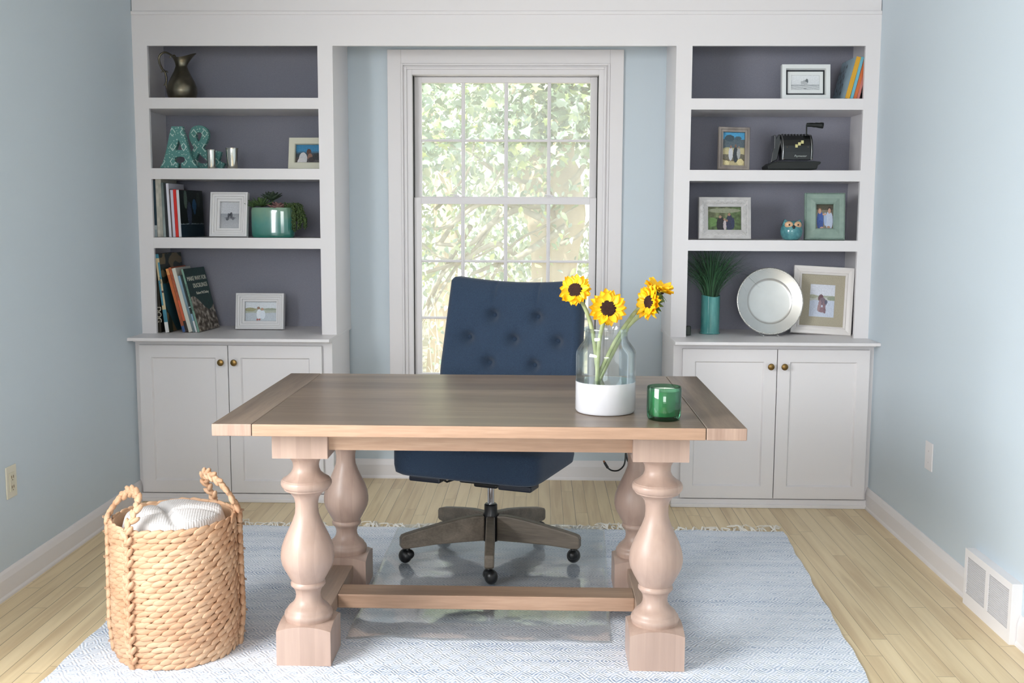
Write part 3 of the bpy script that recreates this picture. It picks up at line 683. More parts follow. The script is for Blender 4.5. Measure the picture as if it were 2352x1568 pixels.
m.lathe([(.001,.002),(BR*.93,.002),(BR*.975,.03),(brad(.2)-.004,.2),(brad(BH)-.004,BH-.006),(brad(BH)-.009,BH-.006),(brad(.2)-.009,.2),(BR*.93,.012),(.001,.012)],64)
m.build('woven_body',WICK,bask,smooth='all',fixn=False)
def braid(m,P,w,step=.013):
    L_=sum((P[i+1]-P[i]).length for i in range(len(P)-1)); n=int(L_/step); acc=[0]
    for i in range(len(P)-1): acc.append(acc[-1]+(P[i+1]-P[i]).length)
    for k in range(n):
        s=(k+.5)/n*L_; j=max(i for i in range(len(P)-1) if acc[i]<=s); f=(s-acc[j])/max(1e-6,acc[j+1]-acc[j]); c=P[j].lerp(P[j+1],f); t=(P[j+1]-P[j]).normalized()
        out=(c-Vector((0,0,c.z))); out=out-t*out.dot(t); out=out.normalized() if out.length>1e-4 else Vector((0,-1,0))
        sd=t.cross(out).normalized(); sg=1 if k%2 else -1
        d=t*1.0+sd*(-.75*sg)
        lump(m,c+sd*sg*w*.42,d,out,step*1.25,w*.52,w*.45)
        lump(m,c+out*w*.2,t-sd*sg*.4,out,step*.95,w*.40,w*.38)
view=math.atan2(-BY,-BX)     # direction from basket towards the camera
for side,(phi,lean,hh) in enumerate(((-70,.25,.088),(112,.25,.108))):
    ph=[math.radians(phi-27),math.radians(phi+27)]
    def rp(p,z,extra=.012):
        a=view+p; r=brad(min(z,BH))+extra; return Vector((math.cos(a)*r,math.sin(a)*r,z))
    A=[rp(ph[0],z) for z in (.0,.03,.1,.2,.3,.38,BH)]; B=[rp(ph[1],z) for z in (.0,.03,.1,.2,.3,.38,BH)]
    mid=(A[-1]+B[-1])/2; inw=-Vector((mid.x,mid.y,0)).normalized()
    arc=[]
    for k in range(1,16):
        s=k/16; h=math.sin(PI*s)**.62; arc.append(A[-1].lerp(B[-1],.5-.5*math.cos(PI*s)*1.0)+Vector((0,0,hh*h))+inw*lean*.22*h)
    path=A+arc+B[::-1]; Q=spline(path,120)
    m=MB(); braid(m,Q,.0175,.0165)
    for e in (A[0],B[0]):
        for k in range(4): lump(m,e+Vector((rnd.uniform(-.006,.006),rnd.uniform(-.006,.006),.008)),Vector((rnd.uniform(-.4,.4),rnd.uniform(-.4,.4),-1)),Vector((1,0,0)),.016,.005,.005)
    for p in (A,B):     # thin lashings
        for i in (1,2,3,4,5,6):
            c=p[i]; out=Vector((c.x,c.y,0)).normalized(); tg=out.cross(Vector((0,0,1)))
            for q in range(2): m.tube([c-tg*.018-out*.008+Vector((0,0,-.004+.006*q)),c+out*.015+Vector((0,0,.004*q)),c+tg*.018-out*.008+Vector((0,0,.006))],.0013,5)
    m.build('handle',WICK,bask,smooth='all',fixn=False)
def bl_mat():
    m=mat('waffle_blanket','d6d2d0',.9); N=m.node_tree.nodes; L=m.node_tree.links
    tc=N.new('ShaderNodeTexCoord'); mp=N.new('ShaderNodeMapping'); mp.inputs['Rotation'].default_value=(.2,.1,.6); L.new(tc.outputs['UV'] if False else tc.outputs['Object'],mp.inputs['Vector'])
    sx=N.new('ShaderNodeSeparateXYZ'); L.new(mp.outputs[0],sx.inputs[0])
    a=math_node(N,L,'SINE',math_node(N,L,'MULTIPLY',sx.outputs[0],620)); b=math_node(N,L,'SINE',math_node(N,L,'MULTIPLY',sx.outputs[1],620))
    h=math_node(N,L,'MULTIPLY',a,b); bp=N.new('ShaderNodeBump'); bp.inputs['Strength'].default_value=.35; bp.inputs['Distance'].default_value=.002
    L.new(h,bp.inputs['Height']); L.new(bp.outputs[0],N['Principled BSDF'].inputs['Normal']); return m
def bl(u,v):
    a=2*PI*u; r=v*.166; x,y=math.cos(a)*r,math.sin(a)*r
    z=.405+.048*math.sqrt(max(0,1-(v)**2.6))
    z+=.016*noise.noise(Vector((x*9,y*9,1.7)))*(1-v*.4)
    p=Vector((x,y)); d=abs(x*.75+y*.65+.025+.02*math.sin(9*(x-y))); z-=.020*math.exp(-(d/.012)**2)*(1-v*.5)
    d2=abs(x*.3-y*.95-.045+.012*math.sin(14*x)); z-=.013*math.exp(-(d2/.010)**2)
    z+=.008*math.sin(x*38+y*15)*(1-v)
    z-=.06*max(0,v-.86)/.14
    return (x,y,z)
o=MB().grid(bl,72,46,closeu=True).build('throw_blanket',bl_mat(),smooth='all'); o.location=(BX,BY,.007)
tag(o,'white waffle-knit throw blanket bundled inside the woven basket','blanket')

# ------------------------------------------------------------------ framed photographs
def mix(a,b,t): t=max(0,min(1,t)); return tuple(a[i]*(1-t)+b[i]*t for i in range(3))
def hx(c): return tuple(int(c[i:i+2],16)/255 for i in (0,2,4))
def inell(u,v,cu,cv,ru,rv): return ((u-cu)/ru)**2+((v-cv)/rv)**2<1
def layers(bg,shapes):
    def f(u,v):
        u0,v0=u,v; u+=.010*noise.noise(Vector((u0*30,v0*30,1))); v+=.010*noise.noise(Vector((u0*30,v0*30,6)))
        c=bg(u,v)
        for s in shapes:
            if inell(u,v,*s[:4]): c=hx(s[4])
        n=noise.noise(Vector((u*23,v*23,5)))*.05+noise.noise(Vector((u*60,v*60,8)))*.04; return tuple(max(0,min(1,x+n)) for x in c)
    return f
def bands(*st):     # (v upper limit, colour) from bottom
    def f(u,v):
        vv=v+.03*noise.noise(Vector((u*4,v*3,2)))
        for lim,c in st:
            if vv<lim: return hx(c)
        return hx(st[-1][1])
    return f
def rect_sweep(m,w,h,prof,mi=0):     # prof: (inset, y) ; outer rectangle w x h with bottom at z=0
    P=[]
    for ins,y in prof: P.append([(-w/2+ins,y,ins),(w/2-ins,y,ins),(w/2-ins,y,h-ins),(-w/2+ins,y,h-ins)])
    o=len(m.v)
    for r in P: m.v+=[Vector(p) for p in r]
    for i in range(len(P)-1):
        for k in range(4): m.f.append([o+i*4+k,o+i*4+(k+1)%4,o+(i+1)*4+(k+1)%4,o+(i+1)*4+k]); m.m.append(mi); m.c.append(None)
    return m
def picture_frame(label,loc,w,h,fw,prof,fmat,photo,lean=10,rotz=0,matw=0,matmat=None,extra=None,roll=0,nm='picture_frame',group=None,ph=None,res=.0011):
    t=thing(nm,label,'picture frame',loc,group='framed photographs on the shelves',rot=(math.radians(-lean),math.radians(roll),rotz)); t.rotation_mode='XYZ'
    m=rect_sweep(MB(),w,h,[(0,.012)]+[(a*fw,-b) for a,b in prof]+[(fw,.004)]); m.build('frame',fmat,t,smooth=False)
    MB().box(-w/2+.003,w/2-.003,.008,.0125,.003,h-.003).build('backing_board',mat('backing_black','1c1a19',.8),t)
    pw,phh=w-2*fw,h-2*fw
    if matw:
        rw,rh=(matw if isinstance(matw,tuple) else (matw,matw))
        m=MB(); m.box(-pw/2,-pw/2+rw,.003,.0045,fw,h-fw).box(pw/2-rw,pw/2,.003,.0045,fw,h-fw).box(-pw/2+rw,pw/2-rw,.003,.0045,fw,fw+rh).box(-pw/2+rw,pw/2-rw,.003,.0045,h-fw-rh,h-fw); m.build('mat_board',matmat,t)
        pw-=2*rw; phh-=2*rh
    nx,ny=int(pw/res),int(phh/res)
    m=paint(MB(),pw,phh,nx,ny,photo,y=.006,z0=(h-phh)/2); m.build('photograph',print_mat(),t,fixn=False)
    # easel back
    a=math.radians(lean)
    m=MB(); 
    L_=h*.62; m.add([(-.02,.013,h*.66),(.02,.013,h*.66),(.03,.013+h*.30*.8,h*.0+.013*0),(-.03,.013+h*.30*.8,0)],[(0,1,2,3)])
    m.v[-1].z=m.v[-2].z=-(.013+h*.24)*math.tan(a)*-1*0+math.tan(a)*(.013+h*.24)*-1*-1*0+0.0
    so=m.build('easel_back',mat('backing_black','1c1a19',.8),t); sd=so.modifiers.new('t','SOLIDIFY'); sd.thickness=.002
    # keep the easel foot on the shelf: shelf plane in frame space is z=y*tan(lean)
    for i in (2,3): so.data.vertices[i].co.z=so.data.vertices[i].co.y*math.tan(a)+.001
    return t
WF=mat('white_frame_paint','e4e3e4',.5)
step5=[(0,.012),(.02,.022),(.20,.023),(.22,.0165),(.25,.0165),(.27,.018),(.44,.018),(.46,.0115),(.49,.0115),(.51,.013),(.68,.013),(.70,.006),(.73,.006),(.75,.008),(.96,.008),(1,.002)]
plain=[(0,.012),(.04,.016),(.9,.016),(1,.012)]
def pl(px,py,Y): return at(px,py,Y)
def at_shelf(px,Y,z): p=at(px,784,Y); return (at(px,1359-z,Y).x,Y,z)
def sx_(px,z,Y):  # world x on the plane y=Y at height z seen at pixel column px
    lo=at(px,100,Y); hi=at(px,900,Y); t=(z-lo.z)/(hi.z-lo.z); return lo.x+(hi.x-lo.x)*t
# left bay
beach1=layers(lambda u,v: hx('c9ccd2') if v>.56 else mix(hx('9a9ea6'),hx('b9bbc0'),(.56-v)*2),[(.5,.40,.30,.05,'8a8d94'),(.42,.48,.05,.10,'4a4c55'),(.56,.50,.07,.12,'50525a'),(.36,.36,.08,.06,'5c5e66'),(.66,.38,.08,.06,'6a6c74'),(.5,.52,.05,.05,'33353c')])
x=sx_(525,SH[2],5.14); picture_frame('white stepped frame with a grey beach photo, between books and the green planter',(x+.004,5.135,SH[2]+.001),.179,.214,.044,step5,WF,beach1,lean=11)
beach2=layers(bands((.42,'bcc6cf'),(.60,'aeb5a8'),(.66,'a09f80'),(1,'d8dfe6')),[(.15,.60,.18,.10,'9a9872'),(.8,.62,.2,.06,'8f9a86'),(.44,.36,.085,.26,'e6edf4'),(.56,.34,.08,.24,'dfe8f2'),(.42,.68,.045,.07,'8c6a55'),(.54,.62,.045,.07,'b08a70'),(.39,.07,.03,.05,'b0504a'),(.46,.08,.03,.05,'a9544e')])
p0=atz(545,755,ZT); p1=atz(655,757,ZT)
picture_frame('white distressed frame with two people on a beach, alone on the left counter',((p0.x+p1.x)/2+.0,5.27,ZT+.001),.238,.178,.042,step5,WF,beach2,lean=9)
sea=layers(bands((.33,'4e4c4e'),(.55,'35434c'),(.64,'3e6a86'),(1,'3a86b4')),[(.28,.25,.16,.34,'cfd0d4'),(.22,.08,.16,.2,'d8d6d8'),(.5,.62,.09,.17,'5a3d36'),(.55,.34,.10,.2,'8a6a5c'),(.62,.2,.14,.14,'3b3438'),(.85,.35,.2,.18,'2c3136')])
x=sx_(662,SH[1],5.16)
picture_frame('cream frame with blue seaside portrait, cut off by the right stile',(x+.092,5.17,SH[1]+.001),.186,.150,.031,plain,mat('cream_frame','d9d8c6',.5),sea,lean=11,rotz=-.06)
# right bay
castle=layers(lambda u,v: mix(hx('d6dbdf'),hx('e3e7ea'),v) if v>.36 else (hx('9aa0a4') if v>.31 else mix(hx('b5babd'),hx('cdd1d4'),abs(math.sin(u*9+v*20)))),[(.50,.52,.09,.16,'aab0b4'),(.56,.60,.05,.16,'6a7176'),(.52,.45,.07,.12,'b9bec2'),(.40,.50,.05,.12,'b5babe'),(.5,.09,.05,.03,'777c80')])
x=sx_(1849,SH[0],5.135); fr=picture_frame('white frame with black line border around a misty castle photo, top right shelf',(x,5.13,SH[0]+.001),.222,.160,.020,plain,mat('white_gloss_frame','e6eaea',.35),castle,lean=7,matw=.026,matmat=mat('white_mat_board','e4e8e8',.7))
m=MB(); w,h=.222,.160; a=.0225
for (x0,x1,z0,z1) in ((-w/2+a,w/2-a,a,a+.007),(-w/2+a,w/2-a,h-a-.007,h-a),(-w/2+a,-w/2+a+.007,a,h-a),(w/2-a-.007,w/2-a,a,h-a)): m.box(x0,x1,.001,.0032,z0,z1)
m.build('border_line',mat('black_line','20242a',.5),fr)
wed=layers(bands((.16,'b9ad86'),(.20,'6a604a'),(.34,'6e6a5c'),(.5,'c0b68c'),(.54,'a8a47e'),(.80,'54636c'),(1,'4c9cc8')),[(.32,.83,.22,.10,'3f525c'),(.7,.83,.15,.06,'465a64'),(.38,.36,.10,.20,'c3c6cc'),(.60,.34,.11,.24,'353c42'),(.74,.38,.08,.17,'a3a6a6'),(.2,.08,.12,.08,'d9cd9c'),(.82,.12,.15,.1,'d6ca98'),(.38,.57,.04,.05,'8a6a5a'),(.6,.6,.04,.05,'7c6052'),(.75,.56,.035,.04,'8c7466')])
x=sx_(1684,SH[1],5.13); picture_frame('weathered grey wooden frame with a group by a blue-roofed house, beside the black machine',(x,5.13,SH[1]+.001),.146,.202,.022,[(0,.010),(.1,.016),(.5,.016),(.6,.011),(1,.009)],mat('weathered_grey_wood','7b736e',.7,noise_s=20,c2='958d86',stretch=(1,1,.3)),wed,lean=10,roll=1.5,res=.0013)
garden=layers(lambda u,v: mix(hx('3a4a2a'),hx('5d7348'),noise.noise(Vector((u*9,v*9,0)))+.6) if v<.55 or u>.66 else mix(hx('7c8560'),hx('4c5238'),abs(math.sin(u*11))),[(.5,.85,.5,.1,'8a8f78'),(.12,.35,.2,.2,'5f8048'),(.40,.25,.13,.34,'1d1d22'),(.38,.58,.04,.06,'a88672'),(.52,.22,.05,.22,'b9aeb0'),(.51,.47,.035,.05,'9c7a68'),(.66,.3,.10,.40,'2a2f48'),(.65,.68,.04,.07,'a07c66'),(.76,.3,.05,.25,'28304e'),(.58,.42,.03,.05,'94705e')])
x=sx_(1664,SH[2],5.14); fr=picture_frame('pale grey carved frame with a graduation group in a garden, left end of its shelf',(x,5.14,SH[2]+.001),.246,.200,.045,[(0,.010),(.05,.018),(.35,.020),(.8,.012),(1,.008)],mat('carved_grey_frame','b9b7b6',.6,noise_s=30,c2='c6c4c3'),garden,lean=10)
m=MB(); w,h=.246,.200    # carved half-round leaves along the rails
def arcs(m,cx,cz,dx,dz):
    for r in (.0075,.0115,.0155):
        P=[]
        for k in range(9):
            a=PI*k/8; ux_=Vector((dx,0,dz)); nx_=Vector((-dz,0,dx)); P.append(Vector((cx,-.0185,cz))+ux_*math.cos(a)*r+nx_*(math.sin(a)*r-.006))
        m.tube(P,.0016,5)
for k in range(6): arcs(m,-w/2+.045+k*.031,h-.022-.004,1,0); arcs(m,-w/2+.045+k*.031,.022-.004,1,0)
for k in range(4): arcs(m,-w/2+.018,.045+k*.034,0,1); arcs(m,w/2-.026,.045+k*.034,0,1)
m.build('carved_ornament',mat('carved_relief','dcdad9',.6),fr,smooth='all')
kids=layers(lambda u,v: hx('3c3c30') if v>.8 else mix(hx('8e8676'),hx('6a6252'),u),[(.5,.9,.6,.12,'4a4636'),(.25,.34,.20,.40,'3a5aa0'),(.28,.15,.16,.2,'344f90'),(.78,.34,.22,.40,'b7c2d8'),(.55,.40,.08,.28,'9fb2d2'),(.22,.76,.13,.12,'6e5638'),(.22,.73,.09,.11,'c99e86'),(.80,.78,.12,.14,'3c2e28'),(.79,.74,.085,.11,'c49a84'),(.5,.6,.12,.04,'c49c86'),(.35,.04,.1,.05,'c09a84'),(.75,.06,.1,.06,'a98670')])
x=sx_(1892,SH[2],5.16); fr=picture_frame('sage green beaded frame, portrait of two people in blue and white, beside the owl',(x,5.15,SH[2]+.001),.186,.222,.054,[(0,.008),(.05,.014),(.5,.012),(.9,.018),(1,.012)],mat('sage_frame_paint','83998f',.6,noise_s=30,c2='91a69b'),kids,lean=9,rotz=-.10)
m=MB(); w,h=.186,.222
for ins in (.006,.049):
    n1=int((w-2*ins)/.0062); n2=int((h-2*ins)/.0062)
    for k in range(n1+1):
        for z in (ins,h-ins): m.ell((-w/2+ins+(w-2*ins)*k/n1,-.0155,z),(.0019,.0019,.0019),seg=6,rings=4)
    for k in range(1,n2):
        for x_ in (-w/2+ins,w/2-ins): m.ell((x_,-.0155,ins+(h-2*ins)*k/n2),(.0019,.0019,.0019),seg=6,rings=4)
tag(m.build('beading',mat('sage_bead_dark','5f7a72',.6),fr,smooth='all'),kind='stuff')
dunes=layers(bands((.50,'c3cddf'),(.60,'bfc4bf'),(.66,'a3aa98'),(1,'d6dbe6')),[(.1,.62,.2,.06,'a9ad98'),(.9,.58,.2,.06,'8f9a86'),(.45,.58,.11,.12,'6e5258'),(.52,.48,.14,.12,'7a6a78'),(.42,.38,.06,.14,'9a8088'),(.60,.36,.06,.14,'8a6f78'),(.5,.22,.17,.08,'8c6f78'),(.66,.46,.06,.07,'5f6074'),(.38,.28,.05,.12,'a58a8e'),(.62,.2,.05,.09,'7e6670')])
LIN=mat('linen_mat','a9a28f',.9,noise_s=300,c2='b9b29e',bump=.3,bump_s=600)
pa=atz(1825,765,ZT)
picture_frame('large cream frame with tan linen mat around a beach photo, behind the silver plate',(1.352,5.215,ZT+.001),.284,.330,.040,[(0,.010),(.06,.020),(.35,.018),(.7,.012),(.8,.016),(1,.010)],mat('ivory_frame','e9e5e2',.45),dunes,lean=12,rotz=-.16,roll=2.5,matw=(.044,.046),matmat=LIN,res=.0013)

# ------------------------------------------------------------------ books
def book(label,loc,t_,h,d,lean,cover,page='e8e4da',rotz=0,spine=None,rough=.5,cover_fn=None,cover_side='+x',res=.0028,nm='book',group=None,spine_fn=None,soft=False):
    """spine faces -y; base corner at loc (the low corner it leans on); lean>0 leans to the left at the top"""
    b=thing(nm,label,'book',loc,rot=(0,math.radians(-lean),rotz),group='books on the top right shelf' if loc[0]>0 else ('books on the third shelf' if loc[2]>1 else 'books on the left counter'))
    th=.0015 if not soft else .0008
    M_=mat('book_cover_'+cover,cover,rough); cmats=[M_]
    m=MB(); m.box(0,th,0,d,0,h).box(t_-th,t_,0,d,0,h)
    sp=spine or cover; m.box(0,t_,-.001,th,0,h,1)
    m.build('cover',[M_,mat('book_cover_'+sp,sp,rough)],b)
    MB().box(th,t_-th,th,d-.004,.003,h-.003).build('pages',mat('paper_'+page,page,.9),b)
    if cover_fn:
        side=1 if cover_side=='+x' else -1
        R_=Matrix(((0,-side,0,t_+.0004 if side>0 else -.0004),(side*1,0,0,0 if side>0 else d),(0,0,1,0),(0,0,0,1)))
        m=MB()
        nx,ny=max(2,int(d/res)),max(2,int(h/res))
        for j in range(ny):
            for i in range(nx):
                u=(i+.5)/nx; v=(j+.5)/ny; xx=t_+.0004 if side>0 else -.0004
                q=[(d*i/nx,h*j/ny),(d*(i+1)/nx,h*j/ny),(d*(i+1)/nx,h*(j+1)/ny),(d*i/nx,h*(j+1)/ny)]
                m.add([(xx,a,z) for a,z in q],[(0,1,2,3)],0,cover_fn(u,v))
        m.build('cover_print',print_mat(),b,fixn=False)
    if spine_fn:
        m=MB(); ny=max(4,int(h/.005)); paint(m,t_,h,2,ny,spine_fn,y=-.0014,x0=0); m.build('spine_print',print_mat(),b,fixn=False)
    return b
SPINE=lambda x,z: Matrix.Translation((x,-.0018,z))@STAND@Matrix.Rotation(-PI/2,4,'Z')
z=SH[2]+.001; Yb_=5.10
def bx(px,z=z,Y=Yb_): return sx_(px,z,Y)
# third shelf, left bay (low corner x of each, from the photo's spine bottoms)
k=5.10/2483
def sb(pxl,pxr,ztop_px,label,cover,lean=2.2,Y=5.10,d=.22,**kw):
    zb_=kw.pop('zb',SH[2]+.001); x0=sx_(pxl,zb_,Y); x1=sx_(pxr,zb_,Y); ztop=at(pxl,ztop_px,Y).z
    a=math.radians(lean); t_=(x1-x0)*math.cos(a); h=(ztop-zb_)/math.cos(a)
    return book(label,(x0,Y,zb_),t_-.0006,h,d,lean,cover,**kw)
sb(355,362,414,'thin navy blue book, first on the left of the third shelf','16303f',lean=.4,spine_fn=lambda u,v: hx('8d9ba0') if v<.13 else (hx('a9b4b8') if v<.2 else hx('12303f')))
b=sb(362.5,375.5,411,'thick cream book with grey-marked rounded spine, second from the left on its shelf','b9b5a8',lean=.6,spine_fn=lambda u,v: mix(hx('c9c6ba'),hx('77786f'),(abs(u-.4)*1.2)+.25*noise.noise(Vector((v*14,u*2,0)))))  # cream turns greyer away from the centre line, mottled along the height
sb(376,382,419,'slim grey-green book leaning beside the thick cream spine','7b8a86',lean=1.2,spine_fn=lambda u,v: mix(hx('9aa6a4'),hx('5d6a68'),v+.2*noise.noise(Vector((v*9,0,0)))))
sb(382.5,388.5,423,'thin black book between grey-green and white spines','10191d',lean=1.6)
sb(389,395,421,'tall thin white book, tallest of the white spines','d9d9e4',lean=1.9)
sb(395.3,397.6,434,'very thin brown book between two white spines','5a4644',lean=1.7)
sb(397.8,404,436,'thin white book left of the red one','cfcede',lean=1.8)
sb(404.3,411,435,'bright red book between white spines','d3241a',lean=1.9,rough=.6)
wedc=layers(lambda u,v: hx('1c2f3a') if v<.27 else (hx('8a979c') if v<.285 else mix(hx('141c1a'),hx('232c28'),u)),[(.25,.80,.07,.2,'54655c'),(.40,.50,.10,.25,'3c4558'),(.62,.68,.09,.13,'2f5a80'),(.62,.58,.05,.1,'2d5272'),(.8,.8,.08,.16,'3a423f')])
b=sb(411.5,418,436,'white-spined book with dark photo cover, beside the white beach frame','dcdce2',lean=1.9,rotz=-.16,cover_fn=wedc,d=.235)
# counter books, left bay
ZC_=ZT+.001
b=sb(363,371,583,'dark brown book at the far left corner of the counter, pale looping letters on spine','2f2a20',lean=1.0,Y=5.11,zb=ZC_,d=.24)
text_mesh('spine_lettering','DOG',.034,Matrix.Translation((.008,-.0022,.085))@STAND@Matrix.Rotation(-PI/2,4,'Z'),mat('letter_cream','d8d2be',.6),b)
mapf=lambda u,v: hx('e6e6e4') if v<.13 else (mix(hx('4f93a8'),hx('3f7c90'),noise.noise(Vector((u*3,v*9,1)))+.5) if (v<.30 or noise.noise(Vector((u*2,v*8,4)))>.12 or v>.95) else (hx('5c3f3c') if .50<v<.54 else hx('cfc09a')))
mapc=lambda u,v: mix(hx('2f5d6a'),hx('1d3c46'),u) if v<.62 and (u+v>.35) else (hx('7d6f52') if noise.noise(Vector((u*5,v*8,9)))>-.05 else hx('27322c'))
b=sb(380.5,389.5,584,'large teal and cream MAPS book leaning left on the counter','4f8a9c',lean=6.2,Y=5.10,zb=ZC_,d=.27,spine_fn=mapf,cover_fn=mapc,rotz=-.06,page='c9c2ae')
text_mesh('spine_lettering','MAPS',.013,SPINE(.009,.25),mat('letter_dark','2c2a28',.6),b)
of=lambda u,v: hx('e09a5c') if v>.9 else mix(hx('c46a3a'),hx('7a3c34'),(.5-v)*1.2+.25*noise.noise(Vector((v*15,u*3,0)))) if v>.1 else hx('3c5a8c')
sb(420,427,618,'slim orange book leaning, left of the two orange spines','c46a3a',lean=13.6,Y=5.12,zb=ZC_,d=.2,spine_fn=of)
sb(427.4,433.6,615,'wider orange-brown book leaning, right of the two orange spines','b45a36',lean=13.6,Y=5.12,zb=ZC_,d=.21,spine_fn=lambda u,v: hx('2c2622') if v<.17 else (hx('d0603c') if v<.5 else mix(hx('b8603a'),hx('8e4a34'),noise.noise(Vector((v*20,u*3,2)))+.4)))
sb(434,443,617,'cream white book leaning beside the orange spines','d4d3c8',lean=13.6,Y=5.12,zb=ZC_,d=.22)
sb(443.3,449.3,634,'short blue-grey book in the leaning row','8fa5b2',lean=13.6,Y=5.12,zb=ZC_,d=.2,spine_fn=lambda u,v: mix(hx('86a8c0'),hx('6d7d80'),1-v+.3*noise.noise(Vector((v*12,0,3)))))
sb(449.5,454,632,'thin black book with silver marks in the leaning row','22262a',lean=13.8,Y=5.12,zb=ZC_,d=.2,spine_fn=lambda u,v: hx('c9ccd0') if .42<v<.45 else (hx('8fb0c6') if v<.32 and v>.2 else (hx('dcdde0') if v<.2 else hx('24302e'))))
duckf=layers(lambda u,v: mix(hx('16352f'),hx('1b3f3a'),u),[])
def duckc(u,v):
    c=duckf(u,v)
    if v<.44+.12*math.sin(u*5+1):
        n=noise.noise(Vector((u*9,v*14,3)))+.5*noise.noise(Vector((u*25,v*30,7)))
        c=mix(hx('4a3f34'),hx('c9c2b4'),n*1.1+.35)
    return c
b=sb(454.5,459.5,619,'dark green children\'s picture book, rightmost in the leaning row','1c3c36',lean=14,Y=5.12,zb=ZC_,d=.245,spine='7fa596',cover_fn=duckc,rotz=-.10,rough=.4)
LS=mat('letter_pale','dfe0d2',.6)
xT=.0115
def cov_text(b,body,size,yc,zc,t_):
    M=Matrix.Translation((t_+.0012,yc,zc))@Matrix.Rotation(PI/2,4,'Z')@STAND
    text_mesh('cover_lettering',body,size,M,LS,b)
tb=max(v.co.x for v in b.children[0].data.vertices)
cov_text(b,'MAKE WAY FOR',.030,.125,.258,tb); cov_text(b,'DUCKLINGS',.030,.145,.222,tb); cov_text(b,'Robert McCloskey',.019,.15,.185,tb)
text_mesh('spine_lettering','MAKE WAY FOR DUCKLINGS',.010,SPINE(.005,.17),mat('letter_green_dark','1a3630',.6),b)
# top right shelf: books leaning right
def sbr(pxl,pxr,tl,ty,label,cover,**kw):
    zb_=SH[0]+.001; Y=5.10; x1=sx_(pxr,zb_,Y); x0=sx_(pxl,zb_,Y); p=at(tl,ty,Y); a=math.atan2(p.x-x0,p.z-zb_)
    t_=(x1-x0)*math.cos(a); h=math.hypot(p.x-x0,p.z-zb_)
    # low corner is the right one: shift so the right-bottom edge touches the shelf
    return book(label,(x0,Y,zb_+t_*math.sin(a)),t_-.0006,h-t_*math.sin(a)*.3,kw.pop('d',.2),-math.degrees(a),cover,**kw)
skyc=lambda u,v: mix(hx('b4d0dc'),hx('86a2b0'),u*1.1+.2*noise.noise(Vector((u*6,v*6,1)))) if not (u>.45 and noise.noise(Vector((u*12,v*9,4)))>.25) else hx('54646c')
sbr(1941,1951.8,1968,131,'yellow-spined book with pale blue cover, leaning right on the top shelf','c79a34',spine='d9a52c',cover_fn=skyc,cover_side='-x',d=.235)
sbr(1952.3,1959.5,1978.5,131,'light blue book leaning between yellow and orange spines','6fb3c6',d=.22)
sbr(1960,1967.5,1986,133,'orange book leaning between the light blue and pink spines','cf6d38',d=.22)
sbr(1968,1974,1989,143,'thin salmon pink book, last in the leaning stack at top right','c77a70',d=.22)

# ------------------------------------------------------------------ shelf ornaments, left bay
PEW=mat('aged_pewter','8d8878',.34,1,noise_s=14,c2='6f6a5c',bump=.12,bump_s=90)
pc=(sx_(419,SH[0],5.24),5.24,SH[0]+.001); kp=5.24/2483
pit=thing('pitcher','tarnished pewter pitcher with tall curled handle on the top left shelf','pitcher',pc)
pr=[(.0,0),(.052,0),(.058,.004),(.066,.02),(.072,.045),(.070,.068),(.060,.092),(.046,.118),(.034,.142),(.027,.162),(.026,.176),(.030,.190),(.038,.202)]
m=MB(); seg=40
def pit_pt(u,v,inn=0):
    s=v*(len(pr)-1); j=min(int(s),len(pr)-2); f=s-j; r=pr[j][0]*(1-f)+pr[j+1][0]*f; z_=pr[j][1]*(1-f)+pr[j+1][1]*f
    a=2*PI*u; x=r*math.cos(a); y=r*math.sin(a); k_=max(0,(z_-.165)/.037)
    sp=max(0,math.cos(a))**2; bk=max(0,-math.cos(a))**3
    x+=k_*(.036*sp)-k_*.012*bk; z_+=k_*(.022*sp+.012*bk); r2=1-inn/max(r,.01); 
    return (x*r2,y*r2,z_)
m.grid(lambda u,v:pit_pt(u,v),seg,40,closeu=True); m.grid(lambda u,v:pit_pt(u,v,.0025),seg,40,closeu=True); m.lathe([(.0001,.0005),(.052,.0005)],seg)
m.build('body',PEW,pit,smooth='all')
def zp(zx,zy,Y=5.24):   # zoom coordinates of the shelf close-up -> local point of the pitcher
    p=at(290+zx/4.438,80+zy/4.438,Y); return Vector((p.x-pc[0],0,p.z-pc[2]))
H1=[zp(490,225),zp(440,195),zp(395,178),(zp(355,195)),zp(333,235),zp(340,290),zp(365,345),zp(392,378),zp(405,420),zp(410,460),zp(405,500),zp(412,540),zp(425,575)]
m=MB().tube(spline(H1,60),[.0040+.0015*math.sin(i*PI/60) for i in range(61)],8)
for a in ((zp(440,195),zp(455,215),zp(442,232)),(zp(392,378),zp(372,372),zp(360,385)),(zp(392,378),zp(412,372),zp(422,382)),(zp(407,500),zp(392,505),zp(382,515))): m.tube(spline(list(a),8),[.003]*8+[.0045],8)
m.ell(zp(488,222),(.009,.008,.010),seg=12,rings=8)
m.build('handle',PEW,pit,smooth='all')
